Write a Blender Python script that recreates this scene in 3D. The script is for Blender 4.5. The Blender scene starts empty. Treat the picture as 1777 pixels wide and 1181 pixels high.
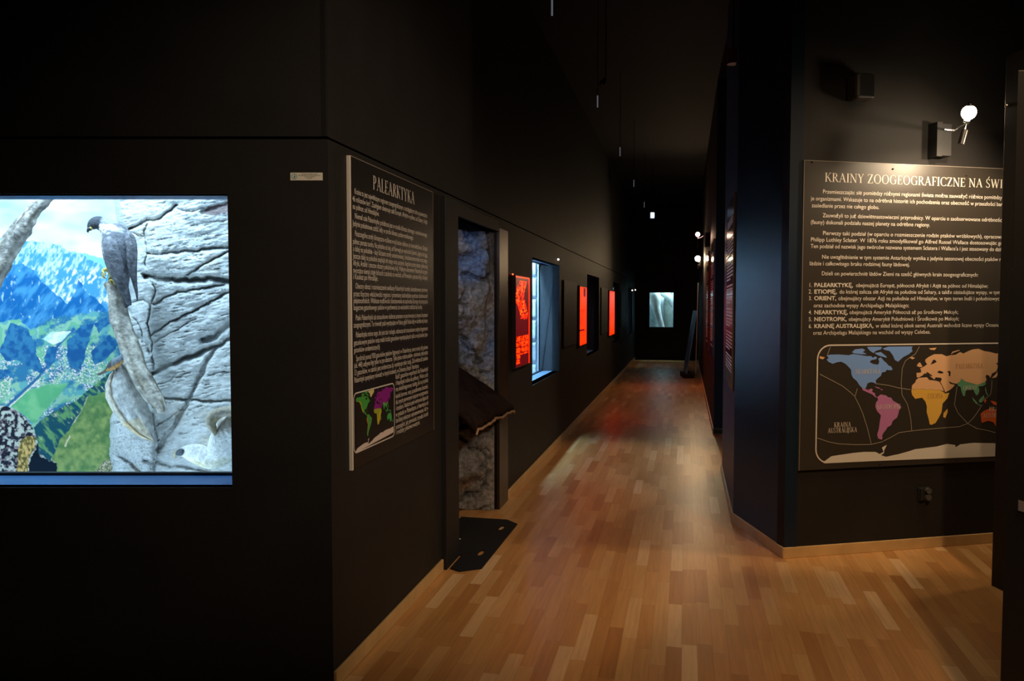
import bpy, bmesh, math, random
import numpy as np
from mathutils import Vector, Matrix
random.seed(7)
SC = bpy.context.scene
COL = SC.collection

# ------------------------------------------------------------------ camera
F, H, PIT = 1361.0, 1.55, math.atan(62.5/1361.0)
CX, CY = 888.5, 590.5
cam = bpy.data.objects.new('camera', bpy.data.cameras.new('camera'))
COL.objects.link(cam)
cam.data.sensor_width = 36.0
cam.data.lens = 36.0*F/1777.0
cam.location = (0, 0, H)
cam.rotation_euler = (math.pi/2-PIT, 0, 0)
cam.data.clip_start = 0.05
SC.camera = cam

# ------------------------------------------------------------------ world, colour management
w = bpy.data.worlds.new('world'); SC.world = w; w.use_nodes = True
w.node_tree.nodes['Background'].inputs[0].default_value = (0.55, 0.6, 0.8, 1)
w.node_tree.nodes['Background'].inputs[1].default_value = 0.004
vs = SC.view_settings
vs.view_transform = 'Standard'; vs.look = 'None'; vs.exposure = 0.0; vs.gamma = 1.0; vs.use_curve_mapping = False

# ------------------------------------------------------------------ lights of the hall, with added fill
WARM = (1.0, 0.66, 0.36)
def light(name, kind, loc, target=None, energy=100, color=(1, 1, 1), size=.1, spot=60, blend=.5, sx=None, sy=None):
    d = bpy.data.lights.new(name, kind); d.energy = energy; d.color = color
    if kind == 'AREA':
        d.shape = 'RECTANGLE'; d.size = sx; d.size_y = sy
    else:
        d.shadow_soft_size = size
    if kind == 'SPOT':
        d.spot_size = math.radians(spot); d.spot_blend = blend
    o = bpy.data.objects.new(name, d); COL.objects.link(o); o.location = loc
    if isinstance(target, float):
        o.rotation_euler = (math.radians(-14), 0, target)
        o.rotation_euler = (Matrix.Rotation(target, 3, 'Z')@Matrix.Rotation(math.radians(10), 3, 'X')).to_euler()
    elif target is not None:
        o.rotation_euler = (Vector(target)-Vector(loc)).to_track_quat('-Z', 'Y').to_euler()
    return o
light('unseen_hall_spot', 'SPOT', (1.3, 1.5, 3.7), (2.25, 3.8, 0.0), 130, WARM, .06, 84, .9)
light('unseen_hall_spot', 'SPOT', (2.35, 2.3, 3.5), (2.45, 4.2, 0.6), 165, WARM, .06, 96, .9)
light('unseen_hall_spot', 'SPOT', (0.55, 0.6, 3.8), (0.3, 3.0, 0.0), 12, (1, .60, .34), .12, 75, .9)
light('unseen_hall_spot', 'SPOT', (1.7, 0.7, 2.9), (-.6, 3.8, 1.6), 235, (1, .78, .56), .12, 52, .9)  # added fill without a fixture, brightens the left board and walls
light('board_halogen', 'SPOT', (3.0, 4.40, 2.52), (2.3, 4.95, 1.75), 26, (1, .76, .5), .035, 150, .6)
light('passage_spot', 'SPOT', (2.75, 8.3, 2.7), (1.05, 7.3, 0.0), 88, (1, .72, .45), .05, 66, .8)
light('corridor_spot', 'SPOT', (2.4, 11.9, 3.0), (1.6, 12.2, 0.0), 24, (1, .55, .3), .1, 88, .9)
light('corridor_spot', 'SPOT', (3.9, 19.6, 3.2), (3.6, 20.2, 0), 24, (1, .7, .3), .1, 60, .9)

# ------------------------------------------------------------------ helpers
def ray(u, v):
    a = (u-CX)/F; b = -(v-CY)/F
    return (a, math.cos(PIT)+b*math.sin(PIT), -math.sin(PIT)+b*math.cos(PIT))
def P3(u, v, Y):
    d = ray(u, v); t = Y/d[1]
    return Vector((d[0]*t, Y, H+d[2]*t))
def ground(u, v):
    d = ray(u, v); t = -H/d[2]
    return (d[0]*t, d[1]*t)
def lin(c):
    c = np.asarray(c, float)/255.0
    return np.where(c <= .04045, c/12.92, ((c+.055)/1.055)**2.4)
class Frame:
    """wall frame: x along the wall, y into the wall, z up"""
    def __init__(s, O, e):
        s.O = O; l = math.hypot(*e); s.e = (e[0]/l, e[1]/l); s.n = (s.e[1], -s.e[0]); s.rot = math.atan2(s.e[1], s.e[0])
    def pix(s, u, v, off=0.0):
        d = ray(u, v); Ox = s.O[0]+off*s.n[0]; Oy = s.O[1]+off*s.n[1]
        a, b, c, e = s.e[0], -d[0], s.e[1], -d[1]; D = a*e-b*c
        t = (-Ox*e+b*Oy)/D; k = (-a*Oy+c*Ox)/D
        return t, H+d[2]*k
    def w(s, x, y, z):
        return Vector((s.O[0]+x*s.e[0]-y*s.n[0], s.O[1]+x*s.e[1]-y*s.n[1], z))
TH = math.radians(12.438)
G0 = (-0.70928, 3.16618)
FB = Frame(G0, (math.sin(TH), math.cos(TH)))
R0 = ground(1360, 968); AG = math.radians(12.13)
FG = Frame(R0, (math.cos(AG), math.sin(AG)))
R2 = ground(1272, 905)
FC1 = Frame(R2, (R0[0]-R2[0], R0[1]-R2[1]))
C1L = math.hypot(R0[0]-R2[0], R0[1]-R2[1])
FC2 = Frame(R2, (-math.sin(TH), -math.cos(TH)))      # x runs towards the camera, negative x is further down
COR = FB.w(-0.06, 0, 0)
FA = Frame((COR[0], COR[1]), (1, 0))                   # x negative runs left from the corner

def link(o, parent=None):
    COL.objects.link(o)
    if parent is not None: o.parent = parent
    return o
def thing(name, label, cat, loc=(0, 0, 0), rot=0, group=None):
    o = link(bpy.data.objects.new(name, None)); o.location = loc; o.rotation_euler = (0, 0, rot)
    o.empty_display_size = .1
    return tag(o, label, cat, group)
def tag(o, label=None, cat=None, group=None, kind=None):
    if label: o['label'] = label
    if cat: o['category'] = cat
    if group: o['group'] = group
    if kind: o['kind'] = kind
    return o
class MB:
    def __init__(s): s.v = []; s.f = []
    def add(s, vs_, fs):
        n = len(s.v); s.v += [tuple(p) for p in vs_]; s.f += [tuple(i+n for i in f) for f in fs]; return s
    def box(s, x0, x1, y0, y1, z0, z1):
        v = [(x, y, z) for z in (z0, z1) for y in (y0, y1) for x in (x0, x1)]
        return s.add(v, [(0, 2, 3, 1), (4, 5, 7, 6), (0, 1, 5, 4), (2, 6, 7, 3), (0, 4, 6, 2), (1, 3, 7, 5)])
    def tube(s, pts, r, n=12, cap=True):
        pts = [Vector(p) for p in pts]; rr = r if hasattr(r, '__len__') else [r]*len(pts)
        ring = []; T0 = None
        up = Vector((0.13, 0.31, 0.94))
        for i, p in enumerate(pts):
            t = (pts[min(i+1, len(pts)-1)]-pts[max(i-1, 0)]).normalized()
            a = t.cross(up)
            if a.length < .05: a = t.cross(Vector((1, 0, 0)))
            a.normalize(); b = t.cross(a)
            ring.append([p+(a*math.cos(k*2*math.pi/n)+b*math.sin(k*2*math.pi/n))*rr[i] for k in range(n)])
        V = [q for rg in ring for q in rg]; Fc = []
        for i in range(len(pts)-1):
            for k in range(n):
                k2 = (k+1) % n
                Fc.append((i*n+k, i*n+k2, (i+1)*n+k2, (i+1)*n+k))
        if cap: Fc.append(tuple(range(n-1, -1, -1))); Fc.append(tuple((len(pts)-1)*n+k for k in range(n)))
        return s.add(V, Fc)
    def prism(s, poly, y0, y1):
        """polygon in x,z extruded from y0 (front) to y1"""
        n = len(poly)
        v = [(x, y0, z) for x, z in poly]+[(x, y1, z) for x, z in poly]
        f = [tuple(range(n)), tuple(range(2*n-1, n-1, -1))]+[(i, n+i, n+(i+1) % n, (i+1) % n) for i in range(n)]
        return s.add(v, f)
    def build(s, name, mat, parent=None, smooth=False, bevel=0, tri=False):
        me = bpy.data.meshes.new(name); me.from_pydata(s.v, [], s.f); me.update()
        bm = bmesh.new(); bm.from_mesh(me)
        bmesh.ops.recalc_face_normals(bm, faces=bm.faces)
        if tri: bmesh.ops.triangulate(bm, faces=bm.faces, ngon_method='EAR_CLIP')
        bm.to_mesh(me); bm.free()
        if smooth: me.polygons.foreach_set('use_smooth', [True]*len(me.polygons))
        o = link(bpy.data.objects.new(name, me), parent)
        if mat: me.materials.append(mat)
        if bevel:
            m = o.modifiers.new('bevel', 'BEVEL'); m.width = bevel; m.segments = 2; m.limit_method = 'ANGLE'
        return o
def box_obj(name, b, mat, parent=None, bevel=0):
    return MB().box(*b).build(name, mat, parent, bevel=bevel)
def grid_obj(name, X, Y, Z, mat, parent=None, colors=None, smooth=True, mask=None):
    nv, nu = X.shape
    co = np.stack([X, Y, Z], -1).reshape(-1, 3)
    i = np.arange(nv*nu).reshape(nv, nu)
    q = np.stack([i[:-1, :-1], i[1:, :-1], i[1:, 1:], i[:-1, 1:]], -1)
    if mask is not None: q = q[mask[:-1, :-1]]
    q = q.reshape(-1, 4)
    me = bpy.data.meshes.new(name)
    me.vertices.add(len(co)); me.vertices.foreach_set('co', co.astype(np.float32).ravel())
    me.loops.add(q.size); me.loops.foreach_set('vertex_index', q.astype(np.int32).ravel())
    me.polygons.add(len(q)); me.polygons.foreach_set('loop_start', (np.arange(len(q))*4).astype(np.int32))
    me.update(calc_edges=True); me.validate()
    if smooth: me.polygons.foreach_set('use_smooth', [True]*len(me.polygons))
    if colors is not None: setcol(me, colors.reshape(-1, 3))
    if mat: me.materials.append(mat)
    return link(bpy.data.objects.new(name, me), parent)
def setcol(me, c):
    a = me.color_attributes.new('Col', 'FLOAT_COLOR', 'POINT')
    a.data.foreach_set('color', np.concatenate([c, np.ones((len(c), 1))], 1).astype(np.float32).ravel())

# numpy noise
def vnoise(x, y, seed=0):
    xi = np.floor(x).astype(np.int64); yi = np.floor(y).astype(np.int64); fx = x-xi; fy = y-yi
    fx = fx*fx*(3-2*fx); fy = fy*fy*(3-2*fy)
    def h(a, b):
        n = (a*374761393+b*668265263+seed*1442695041) & 0xffffffff
        n = ((n ^ (n >> 13))*1274126177) & 0xffffffff
        return ((n ^ (n >> 16)) & 0xffff)/65535.0
    return (h(xi, yi)*(1-fx)+h(xi+1, yi)*fx)*(1-fy)+(h(xi, yi+1)*(1-fx)+h(xi+1, yi+1)*fx)*fy
def fbm(x, y, s, seed=0, o=4):
    t = 0; a = .5; n = 0
    for k in range(o):
        t = t+a*vnoise(x/s*2**k+17.3*k, y/s*2**k+9.1*k, seed+k); n += a; a *= .5
    return t/n
def inpoly(u, v, poly):
    r = np.zeros(u.shape, bool); n = len(poly)
    for i in range(n):
        x0, y0 = poly[i]; x1, y1 = poly[(i+1) % n]
        if y0 == y1: continue
        c = ((y0 > v) != (y1 > v)) & (u < (x1-x0)*(v-y0)/(y1-y0)+x0)
        r ^= c
    return r
def pdist(u, v, pl):
    d = np.full(u.shape, 1e9)
    for (x0, y0), (x1, y1) in zip(pl[:-1], pl[1:]):
        dx, dy = x1-x0, y1-y0; t = np.clip(((u-x0)*dx+(v-y0)*dy)/(dx*dx+dy*dy+1e-9), 0, 1)
        d = np.minimum(d, np.hypot(u-x0-t*dx, v-y0-t*dy))
    return d

# ------------------------------------------------------------------ materials
def mat(name, col=(.5, .5, .5), rough=.5, metal=0, spec=.5, emit=None, es=0, attr=False, noise=None, bump=None, eattr=False):
    m = bpy.data.materials.new(name); m.use_nodes = True; nt = m.node_tree; b = nt.nodes['Principled BSDF']
    b.inputs['Base Color'].default_value = (*col, 1); b.inputs['Roughness'].default_value = rough
    b.inputs['Metallic'].default_value = metal; b.inputs['Specular IOR Level'].default_value = spec
    N = nt.nodes.new; L = nt.links.new
    tc = N('ShaderNodeTexCoord')
    src = None
    if attr or eattr:
        a = N('ShaderNodeAttribute'); a.attribute_name = 'Col'; src = a.outputs['Color']
    if eattr:
        L(src, b.inputs['Emission Color']); b.inputs['Emission Strength'].default_value = es
    elif attr:
        L(src, b.inputs['Base Color'])
    if emit: b.inputs['Emission Color'].default_value = (*emit, 1); b.inputs['Emission Strength'].default_value = es
    if noise:   # (scale, amount)
        n = N('ShaderNodeTexNoise'); n.inputs['Scale'].default_value = noise[0]; n.inputs['Detail'].default_value = 6
        L(tc.outputs['Object'], n.inputs['Vector'])
        mr = N('ShaderNodeMapRange'); mr.inputs['From Min'].default_value = .3; mr.inputs['From Max'].default_value = .7
        mr.inputs['To Min'].default_value = 1-noise[1]; mr.inputs['To Max'].default_value = 1+noise[1]
        L(n.outputs['Fac'], mr.inputs['Value'])
        mx = N('ShaderNodeVectorMath'); mx.operation = 'SCALE'
        if attr: L(src, mx.inputs[0])
        else: mx.inputs[0].default_value = col
        L(mr.outputs[0], mx.inputs['Scale']); L(mx.outputs[0], b.inputs['Base Color'])
    if bump:    # (scale, strength)
        n = N('ShaderNodeTexNoise'); n.inputs['Scale'].default_value = bump[0]; n.inputs['Detail'].default_value = 5
        L(tc.outputs['Object'], n.inputs['Vector'])
        bp = N('ShaderNodeBump'); bp.inputs['Strength'].default_value = bump[1]; bp.inputs['Distance'].default_value = .01
        L(n.outputs['Fac'], bp.inputs['Height']); L(bp.outputs[0], b.inputs['Normal'])
    return m
M = {}
M['paint'] = mat('black_wall_paint', (.018, .016, .015), .62, spec=.22, noise=(3, .15), bump=(160, .12))
M['paint_satin'] = mat('blue_lit_satin_paint', (.007, .017, .036), .42, spec=.28, bump=(60, .04))  # black paint with the blue window light put into its colour
M['ceiling'] = mat('black_ceiling_paint', (.006, .006, .007), .8, spec=.2)
M['reveal'] = mat('blue_grey_paint', (.13, .20, .29), .5, noise=(5, .12))
M['jamb'] = mat('dark_blue_grey_paint', (.032, .034, .036), .5, noise=(5, .12))
M['board'] = mat('glossy_black_board', (.040, .033, .026), .34, spec=.55)
M['board_gloss'] = mat('gloss_laminated_board', (.03, .027, .025), .2, spec=.8)
M['board_left'] = mat('dark_print_board', (.014, .012, .012), .35, spec=.5)
M['ivory'] = mat('ivory_print', (.72, .66, .58), .5)
M['edge'] = mat('pale_board_edge', (.75, .68, .58), .5)
M['dimedge'] = mat('grey_board_edge', (.22, .19, .16), .3)
M['black'] = mat('matt_black', (.008, .008, .009), .6)
M['blackmetal'] = mat('black_metal', (.02, .02, .02), .35, metal=.3)
M['bronze'] = mat('brown_metal_frame', (.060, .042, .028), .38, metal=.6, noise=(8, .2))
M['chrome'] = mat('chrome', (.8, .8, .8), .15, metal=1)
M['base'] = mat('oak_baseboard', (.62, .40, .17), .4, noise=(6, .15))
M['plastic'] = mat('grey_plastic', (.07, .068, .065), .5)
M['bulb'] = mat('glowing_bulb', (1, 1, 1), .3, emit=(1, .82, .55), es=60)
M['bulb_far'] = mat('glowing_halogen_bulb', (1, 1, 1), .3, emit=(1, .75, .42), es=130)
M['bulb_dim'] = mat('dim_pink_bulb', (1, .7, .7), .3, emit=(1, .55, .5), es=5)
M['led'] = mat('white_indicator', (1, 1, 1), .3, emit=(1, .9, .8), es=3)
M['rled'] = mat('red_indicator', (1, .1, .05), .3, emit=(1, .12, .03), es=3)
M['exit'] = mat('lit_blue_white_sign', (1, 1, 1), .3, emit=(.55, .7, 1), es=3)
M['rock'] = mat('artificial_rock', (.5, .5, .5), .8, attr=True, spec=.2, noise=(26, .14), bump=(55, .55))
M['niche'] = mat('niche_rock', (.5, .5, .5), .7, attr=True, spec=.3, noise=(38, .5), bump=(34, 1.6))
M['mural'] = mat('painted_landscape', (1, 1, 1), .75, attr=True, spec=.1)
M['wood'] = mat('bleached_driftwood', (.5, .5, .5), .8, attr=True, spec=.2, noise=(42, .32), bump=(48, 1.1))
M['wood_smooth'] = mat('smooth_driftwood', (.5, .5, .5), .7, attr=True, spec=.2, noise=(9, .2), bump=(14, .35))
M['plume'] = mat('plumage', (1, 1, 1), .75, attr=True, spec=.15, noise=(70, .28), bump=(120, .45))
M['talon'] = mat('yellow_talon', (.62, .47, .10), .5)
M['beak'] = mat('beak_horn', (.45, .40, .25), .35)
M['darkhorn'] = mat('dark_claw', (.02, .02, .03), .3)
M['mat'] = mat('rubber_mat', (.010, .010, .013), .75, spec=.2, bump=(200, .3))
M['slab'] = mat('dark_bark', (.017, .008, .005), .85, spec=.1, noise=(18, .5), bump=(40, .8))
M['slabedge'] = mat('torn_pale_edge', (.34, .20, .10), .6, noise=(40, .3))
M['white'] = mat('white_paper', (.75, .75, .72), .5)
M['sticker'] = mat('cream_sticker', (.78, .72, .60), .4)
M['teal'] = mat('teal_print', (.10, .32, .38), .5)
M['greyprint'] = mat('grey_print', (.25, .24, .26), .5)
M['red_emit'] = mat('backlit_red_acrylic', (.05, .004, .003), .3, eattr=True, es=8.5)
M['bluepanel'] = mat('blue_banner', (.10, .42, 1.0), .25, spec=.8, noise=(4, .3))
M['hangl'] = mat('glint_strip', (.6, .62, .66), .3, emit=(.7, .78, 1), es=.10)  # faint emission stands in for the glint on the metal
M['hang'] = mat('bright_rod', (.75, .75, .78), .25, metal=.4)
def glass():
    m = bpy.data.materials.new('clear_glass'); m.use_nodes = True; nt = m.node_tree; nt.nodes.clear()
    o = nt.nodes.new('ShaderNodeOutputMaterial'); t = nt.nodes.new('ShaderNodeBsdfTransparent'); g = nt.nodes.new('ShaderNodeBsdfGlossy')
    g.inputs['Roughness'].default_value = .02; t.inputs[0].default_value = (.96, .98, 1, 1)
    lw = nt.nodes.new('ShaderNodeLayerWeight'); pw = nt.nodes.new('ShaderNodeMath'); pw.operation = 'POWER'; pw.inputs[1].default_value = 5
    fr = nt.nodes.new('ShaderNodeMath'); fr.operation = 'MULTIPLY_ADD'; fr.inputs[1].default_value = .45; fr.inputs[2].default_value = .015
    lw.inputs['Blend'].default_value = .5
    nt.links.new(lw.outputs['Facing'], pw.inputs[0]); nt.links.new(pw.outputs[0], fr.inputs[0])
    mx = nt.nodes.new('ShaderNodeMixShader')
    nt.links.new(fr.outputs[0], mx.inputs[0]); nt.links.new(t.outputs[0], mx.inputs[1]); nt.links.new(g.outputs[0], mx.inputs[2])
    nt.links.new(mx.outputs[0], o.inputs[0]); return m
M['glass'] = glass()
def parquet():
    m = bpy.data.materials.new('oak_strip_parquet'); m.use_nodes = True; nt = m.node_tree; b = nt.nodes['Principled BSDF']
    N = nt.nodes.new; L = nt.links.new
    def math_(op, a, b_=None, c=None):
        n = N('ShaderNodeMath'); n.operation = op
        for i, x in enumerate((a, b_, c)):
            if x is None: continue
            if isinstance(x, (int, float)): n.inputs[i].default_value = x
            else: L(x, n.inputs[i])
        return n.outputs[0]
    tc = N('ShaderNodeTexCoord'); mp = N('ShaderNodeMapping'); mp.vector_type = 'POINT'
    mp.inputs['Rotation'].default_value = (0, 0, TH)
    L(tc.outputs['Object'], mp.inputs['Vector'])
    sx = N('ShaderNodeSeparateXYZ'); L(mp.outputs[0], sx.inputs[0])
    u = math_('DIVIDE', sx.outputs[0], .068); row = math_('FLOOR', u)
    wn = N('ShaderNodeTexWhiteNoise'); wn.noise_dimensions = '1D'; L(row, wn.inputs['W'])
    v = math_('ADD', math_('DIVIDE', sx.outputs[1], .52), math_('MULTIPLY', wn.outputs['Value'], 7.0))
    cell = math_('FLOOR', v)
    cb = N('ShaderNodeCombineXYZ'); L(row, cb.inputs[0]); L(cell, cb.inputs[1])
    w2 = N('ShaderNodeTexWhiteNoise'); w2.noise_dimensions = '2D'; L(cb.outputs[0], w2.inputs['Vector'])
    ramp = N('ShaderNodeValToRGB'); e = ramp.color_ramp.elements
    cols = [(0, (.44, .19, .056)), (.2, (.52, .25, .078)), (.55, (.60, .305, .105)), (.86, (.64, .36, .14)), (1, (.76, .49, .26))]
    e[0].position = 0; e[0].color = (*cols[0][1], 1); e[1].position = 1; e[1].color = (*cols[-1][1], 1)
    for p_, c_ in cols[1:-1]:
        k = e.new(p_); k.color = (*c_, 1)
    L(w2.outputs['Value'], ramp.inputs[0])
    # grain: long noise along the strip, offset per plank
    gv = N('ShaderNodeCombineXYZ')
    L(math_('ADD', math_('MULTIPLY', sx.outputs[0], 55.0), math_('MULTIPLY', w2.outputs['Value'], 90.0)), gv.inputs[0]); L(math_('MULTIPLY', sx.outputs[1], 3.0), gv.inputs[1])
    gn = N('ShaderNodeTexNoise'); gn.inputs['Scale'].default_value = 1.0; gn.inputs['Detail'].default_value = 5; gn.inputs['Distortion'].default_value = .6
    L(gv.outputs[0], gn.inputs['Vector'])
    gf = N('ShaderNodeMapRange'); gf.inputs['From Min'].default_value = .25; gf.inputs['From Max'].default_value = .75; gf.inputs['To Min'].default_value = .84; gf.inputs['To Max'].default_value = 1.1
    L(gn.outputs['Fac'], gf.inputs['Value'])
    # joints
    fu = math_('FRACT', u); fv = math_('FRACT', v)
    ju = math_('LESS_THAN', math_('MINIMUM', fu, math_('SUBTRACT', 1.0, fu)), .014)
    jv = math_('LESS_THAN', math_('MINIMUM', fv, math_('SUBTRACT', 1.0, fv)), .0025)
    j = math_('MAXIMUM', ju, jv)
    sc_ = N('ShaderNodeVectorMath'); sc_.operation = 'SCALE'; L(ramp.outputs[0], sc_.inputs[0])
    L(math_('MULTIPLY', gf.outputs[0], math_('SUBTRACT', 1.0, math_('MULTIPLY', j, .3))), sc_.inputs['Scale'])
    L(sc_.outputs[0], b.inputs['Base Color'])
    b.inputs['Roughness'].default_value = .34; b.inputs['Specular IOR Level'].default_value = .45
    return m
M['floor'] = parquet()

# ------------------------------------------------------------------ room shell
CH = 4.2
def structure(o): o['kind'] = 'structure'; return o
structure(box_obj('floor', (-6, 9, -1.5, 24, -.06, 0), M['floor']))
structure(box_obj('ceiling', (-6, 9, -1.5, 24, CH, CH+.06), M['ceiling']))
def wall(name, fr, x0, x1, z0, z1, holes=(), th=.08, m='paint', y0=0.0):
    xs = sorted({x0, x1}|{h[0] for h in holes}|{h[1] for h in holes}); zs = sorted({z0, z1}|{h[2] for h in holes}|{h[3] for h in holes})
    b = MB()
    for i in range(len(xs)-1):
        for k in range(len(zs)-1):
            xc, zc = (xs[i]+xs[i+1])/2, (zs[k]+zs[k+1])/2
            if any(h[0] < xc < h[1] and h[2] < zc < h[3] for h in holes): continue
            b.box(xs[i], xs[i+1], y0, y0+th, zs[k], zs[k+1])
    o = b.build(name, M[m]); o.location = (fr.O[0], fr.O[1], 0); o.rotation_euler = (0, 0, fr.rot)
    return structure(o)
WZ0, WZ1 = .803, 1.985
WIN = [(4.165+4.13*i, 5.75+4.13*i) for i in range(4)]
NI = (1.65, 2.77, 0, 2.09)
ENDS = 19.35
SEAM = 2.203
wall('wall_left', FB, -.06, ENDS, 0, SEAM-.006, [(a, b, WZ0, WZ1) for a, b in WIN]+[NI])
wall('wall_left', FB, -.06, ENDS, SEAM+.006, CH, y0=.006)
# front wall with the big display window
AX1 = P3(399, 600, COR[1])[0]-COR[0]
AZ0 = P3(300, 845.5, COR[1])[2]; AZ1 = P3(300, 336.5, COR[1])[2]
AX0 = AX1-2.0
wall('wall_front', FA, -3.9, 0, 0, SEAM-.006, [(AX0, AX1, AZ0, AZ1)], th=.05)
wall('wall_front', FA, -3.9, 0, SEAM+.006, CH, y0=.006, th=.05)
wall('wall_right', FG, 0, 5.0, 0, CH)
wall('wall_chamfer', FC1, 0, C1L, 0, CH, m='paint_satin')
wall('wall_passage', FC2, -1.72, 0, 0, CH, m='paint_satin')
C3S = -3.93
wall('wall_corridor', FC2, C3S-12, C3S, 0, CH, th=.6)
FE = Frame((FB.w(ENDS, 0, 0)[0], FB.w(ENDS, 0, 0)[1]), (math.cos(TH), -math.sin(TH)))
EX0 = FE.pix(1127, 540)[0]; EX1 = FE.pix(1168.5, 540)[0]; EZ1 = FE.pix(1148, 507.5)[1]; EZ0 = FE.pix(1148, 568)[1]
wall('wall_end', FE, -.6, 3.2, 0, CH, [(EX0, EX1, EZ0, EZ1)])
def baseboard(fr, x0, x1, name='baseboard_left', h=.067, th=.014):
    b = MB().prism([(x0, 0), (x1, 0), (x1, h), (x0, h)], -th, 0).build(name, M['base'], bevel=.003)
    b.location = (fr.O[0], fr.O[1], 0.0); b.rotation_euler = (0, 0, fr.rot); return structure(b)
baseboard(FB, -.06, 1.38); baseboard(FB, 3.07, ENDS)
baseboard(FG, -.012, 5.0, 'baseboard_right'); baseboard(FC1, -.01, C1L+.01, 'baseboard_chamfer')
baseboard(FC2, -1.72, 0, 'baseboard_passage'); baseboard(FC2, C3S-12, C3S+.012, 'baseboard_corridor')
b = MB().prism([(-.62, 0), (.014, 0), (.014, .067), (-.62, .067)], -.014, 0).build('baseboard_corridor', M['base'])
pz = FC2.w(C3S, 0, 0); b.location = (pz[0], pz[1], 0); b.rotation_euler = (0, 0, FC2.rot+math.pi/2+math.pi); structure(b)

# ------------------------------------------------------------------ display windows (reveal, tilted glass) and their lit cases
def window(name, fr, x0, x1, z0, z1, depth=.25, y_top=.05, wt=.08, rm='reveal'):
    r = link(bpy.data.objects.new(name, None)); r.location = (fr.O[0], fr.O[1], 0); r.rotation_euler = (0, 0, fr.rot); r['kind'] = 'structure'
    t = .012
    box_obj('sill', (x0-t, x1+t, .003, depth, z0-t, z0), M[rm], r)
    box_obj('head', (x0-t, x1+t, .003, y_top+.06, z1, z1+t), M[rm], r)
    for s_, xa, xb in (('jamb', x0-t, x0), ('jamb', x1, x1+t)):
        box_obj(s_, (xa, xb, .003, depth, z0, z1), M['jamb'], r)
    # glass leans: its head is near the wall face, its foot deep in the reveal
    g = .004
    gl = MB().add([(x0, depth-.02, z0+.004), (x1, depth-.02, z0+.004), (x1, y_top, z1), (x0, y_top, z1),
                   (x0, depth-.02+g, z0+.004), (x1, depth-.02+g, z0+.004), (x1, y_top+g, z1), (x0, y_top+g, z1)],
                  [(0, 1, 2, 3), (7, 6, 5, 4), (0, 4, 5, 1), (3, 2, 6, 7), (0, 3, 7, 4), (1, 5, 6, 2)])
    gl.build('pane', M['glass'], r)
    MB().box(x0, x1, depth-.03, depth-.005, z0, z0+.012).build('glazing_strip', M['black'], r)
    MB().add([(x1-.004, depth-.028, z0), (x1, depth-.028, z0), (x1, y_top-.008, z1), (x1-.004, y_top-.008, z1),
              (x1-.004, depth-.016, z0), (x1, depth-.016, z0), (x1, y_top+.004, z1), (x1-.004, y_top+.004, z1)],
             [(0, 1, 2, 3), (7, 6, 5, 4), (0, 4, 5, 1), (3, 2, 6, 7), (0, 3, 7, 4), (1, 5, 6, 2)]).build('glazing_strip', M['black'], r)
    return r
def case_shell(name, fr, x0, x1, y0, y1, z0, z1, hole, m='reveal'):
    """closed box behind a window; hole = (x0,x1,z0,z1) left open in its front"""
    b = MB(); t = .015
    b.box(x0-t, x1+t, y1, y1+t, z0-t, z1+t); b.box(x0-t, x0, y0, y1, z0-t, z1+t); b.box(x1, x1+t, y0, y1, z0-t, z1+t)
    b.box(x0, x1, y0, y1, z0-t, z0); b.box(x0, x1, y0, y1, z1, z1+t)
    hx0, hx1, hz0, hz1 = hole
    b.box(x0, x1, y0-t, y0, z0, hz0-.013); b.box(x0, x1, y0-t, y0, hz1+.013, z1)
    if hx0-.013 > x0: b.box(x0, hx0-.013, y0-t, y0, hz0-.013, hz1+.013)
    if x1 > hx1+.013: b.box(hx1+.013, x1, y0-t, y0, hz0-.013, hz1+.013)
    o = b.build(name, M[m]); o.location = (fr.O[0], fr.O[1], 0); o.rotation_euler = (0, 0, fr.rot)
    return structure(o)
M['casepaint'] = mat('white_case_paint', (.55, .6, .65), .8)
COOL = (.60, .85, 1.0)
M['reveal_blue'] = mat('blue_lit_sill_paint', (.022, .105, .29), .5, noise=(3, .15))  # bluish light on sill and head is put into this colour
window('window_1', FA, AX0, AX1, AZ0, AZ1, .25, .10, .05, 'reveal_blue')
MUR_Y = 4.38
CA = dict(y0=.12, y1=MUR_Y+.03-COR[1], x0=-3.6, x1=-.42, z0=.45, z1=2.75)
case_shell('wall_case', FA, CA['x0'], CA['x1'], .10, CA['y1'], CA['z0'], CA['z1'], (AX0, AX1, AZ0, AZ1), 'casepaint')
light('hidden_case_light', 'AREA', FA.w(-1.65, .42, 2.70), FA.w(-1.75, .85, 1.2), 37, COOL, sx=2.0, sy=.18)
light('hidden_case_light', 'AREA', FA.w(-1.75, .22, 2.60), FA.w(-1.75, .75, 1.1), 16, COOL, sx=2.2, sy=.1)
light('hidden_case_light', 'AREA', FA.w(-1.75, .22, .62), FA.w(-1.75, .95, 1.3), 9, COOL, sx=2.2, sy=.1)  # added fill hidden below the window, lifts the dim lower part
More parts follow.
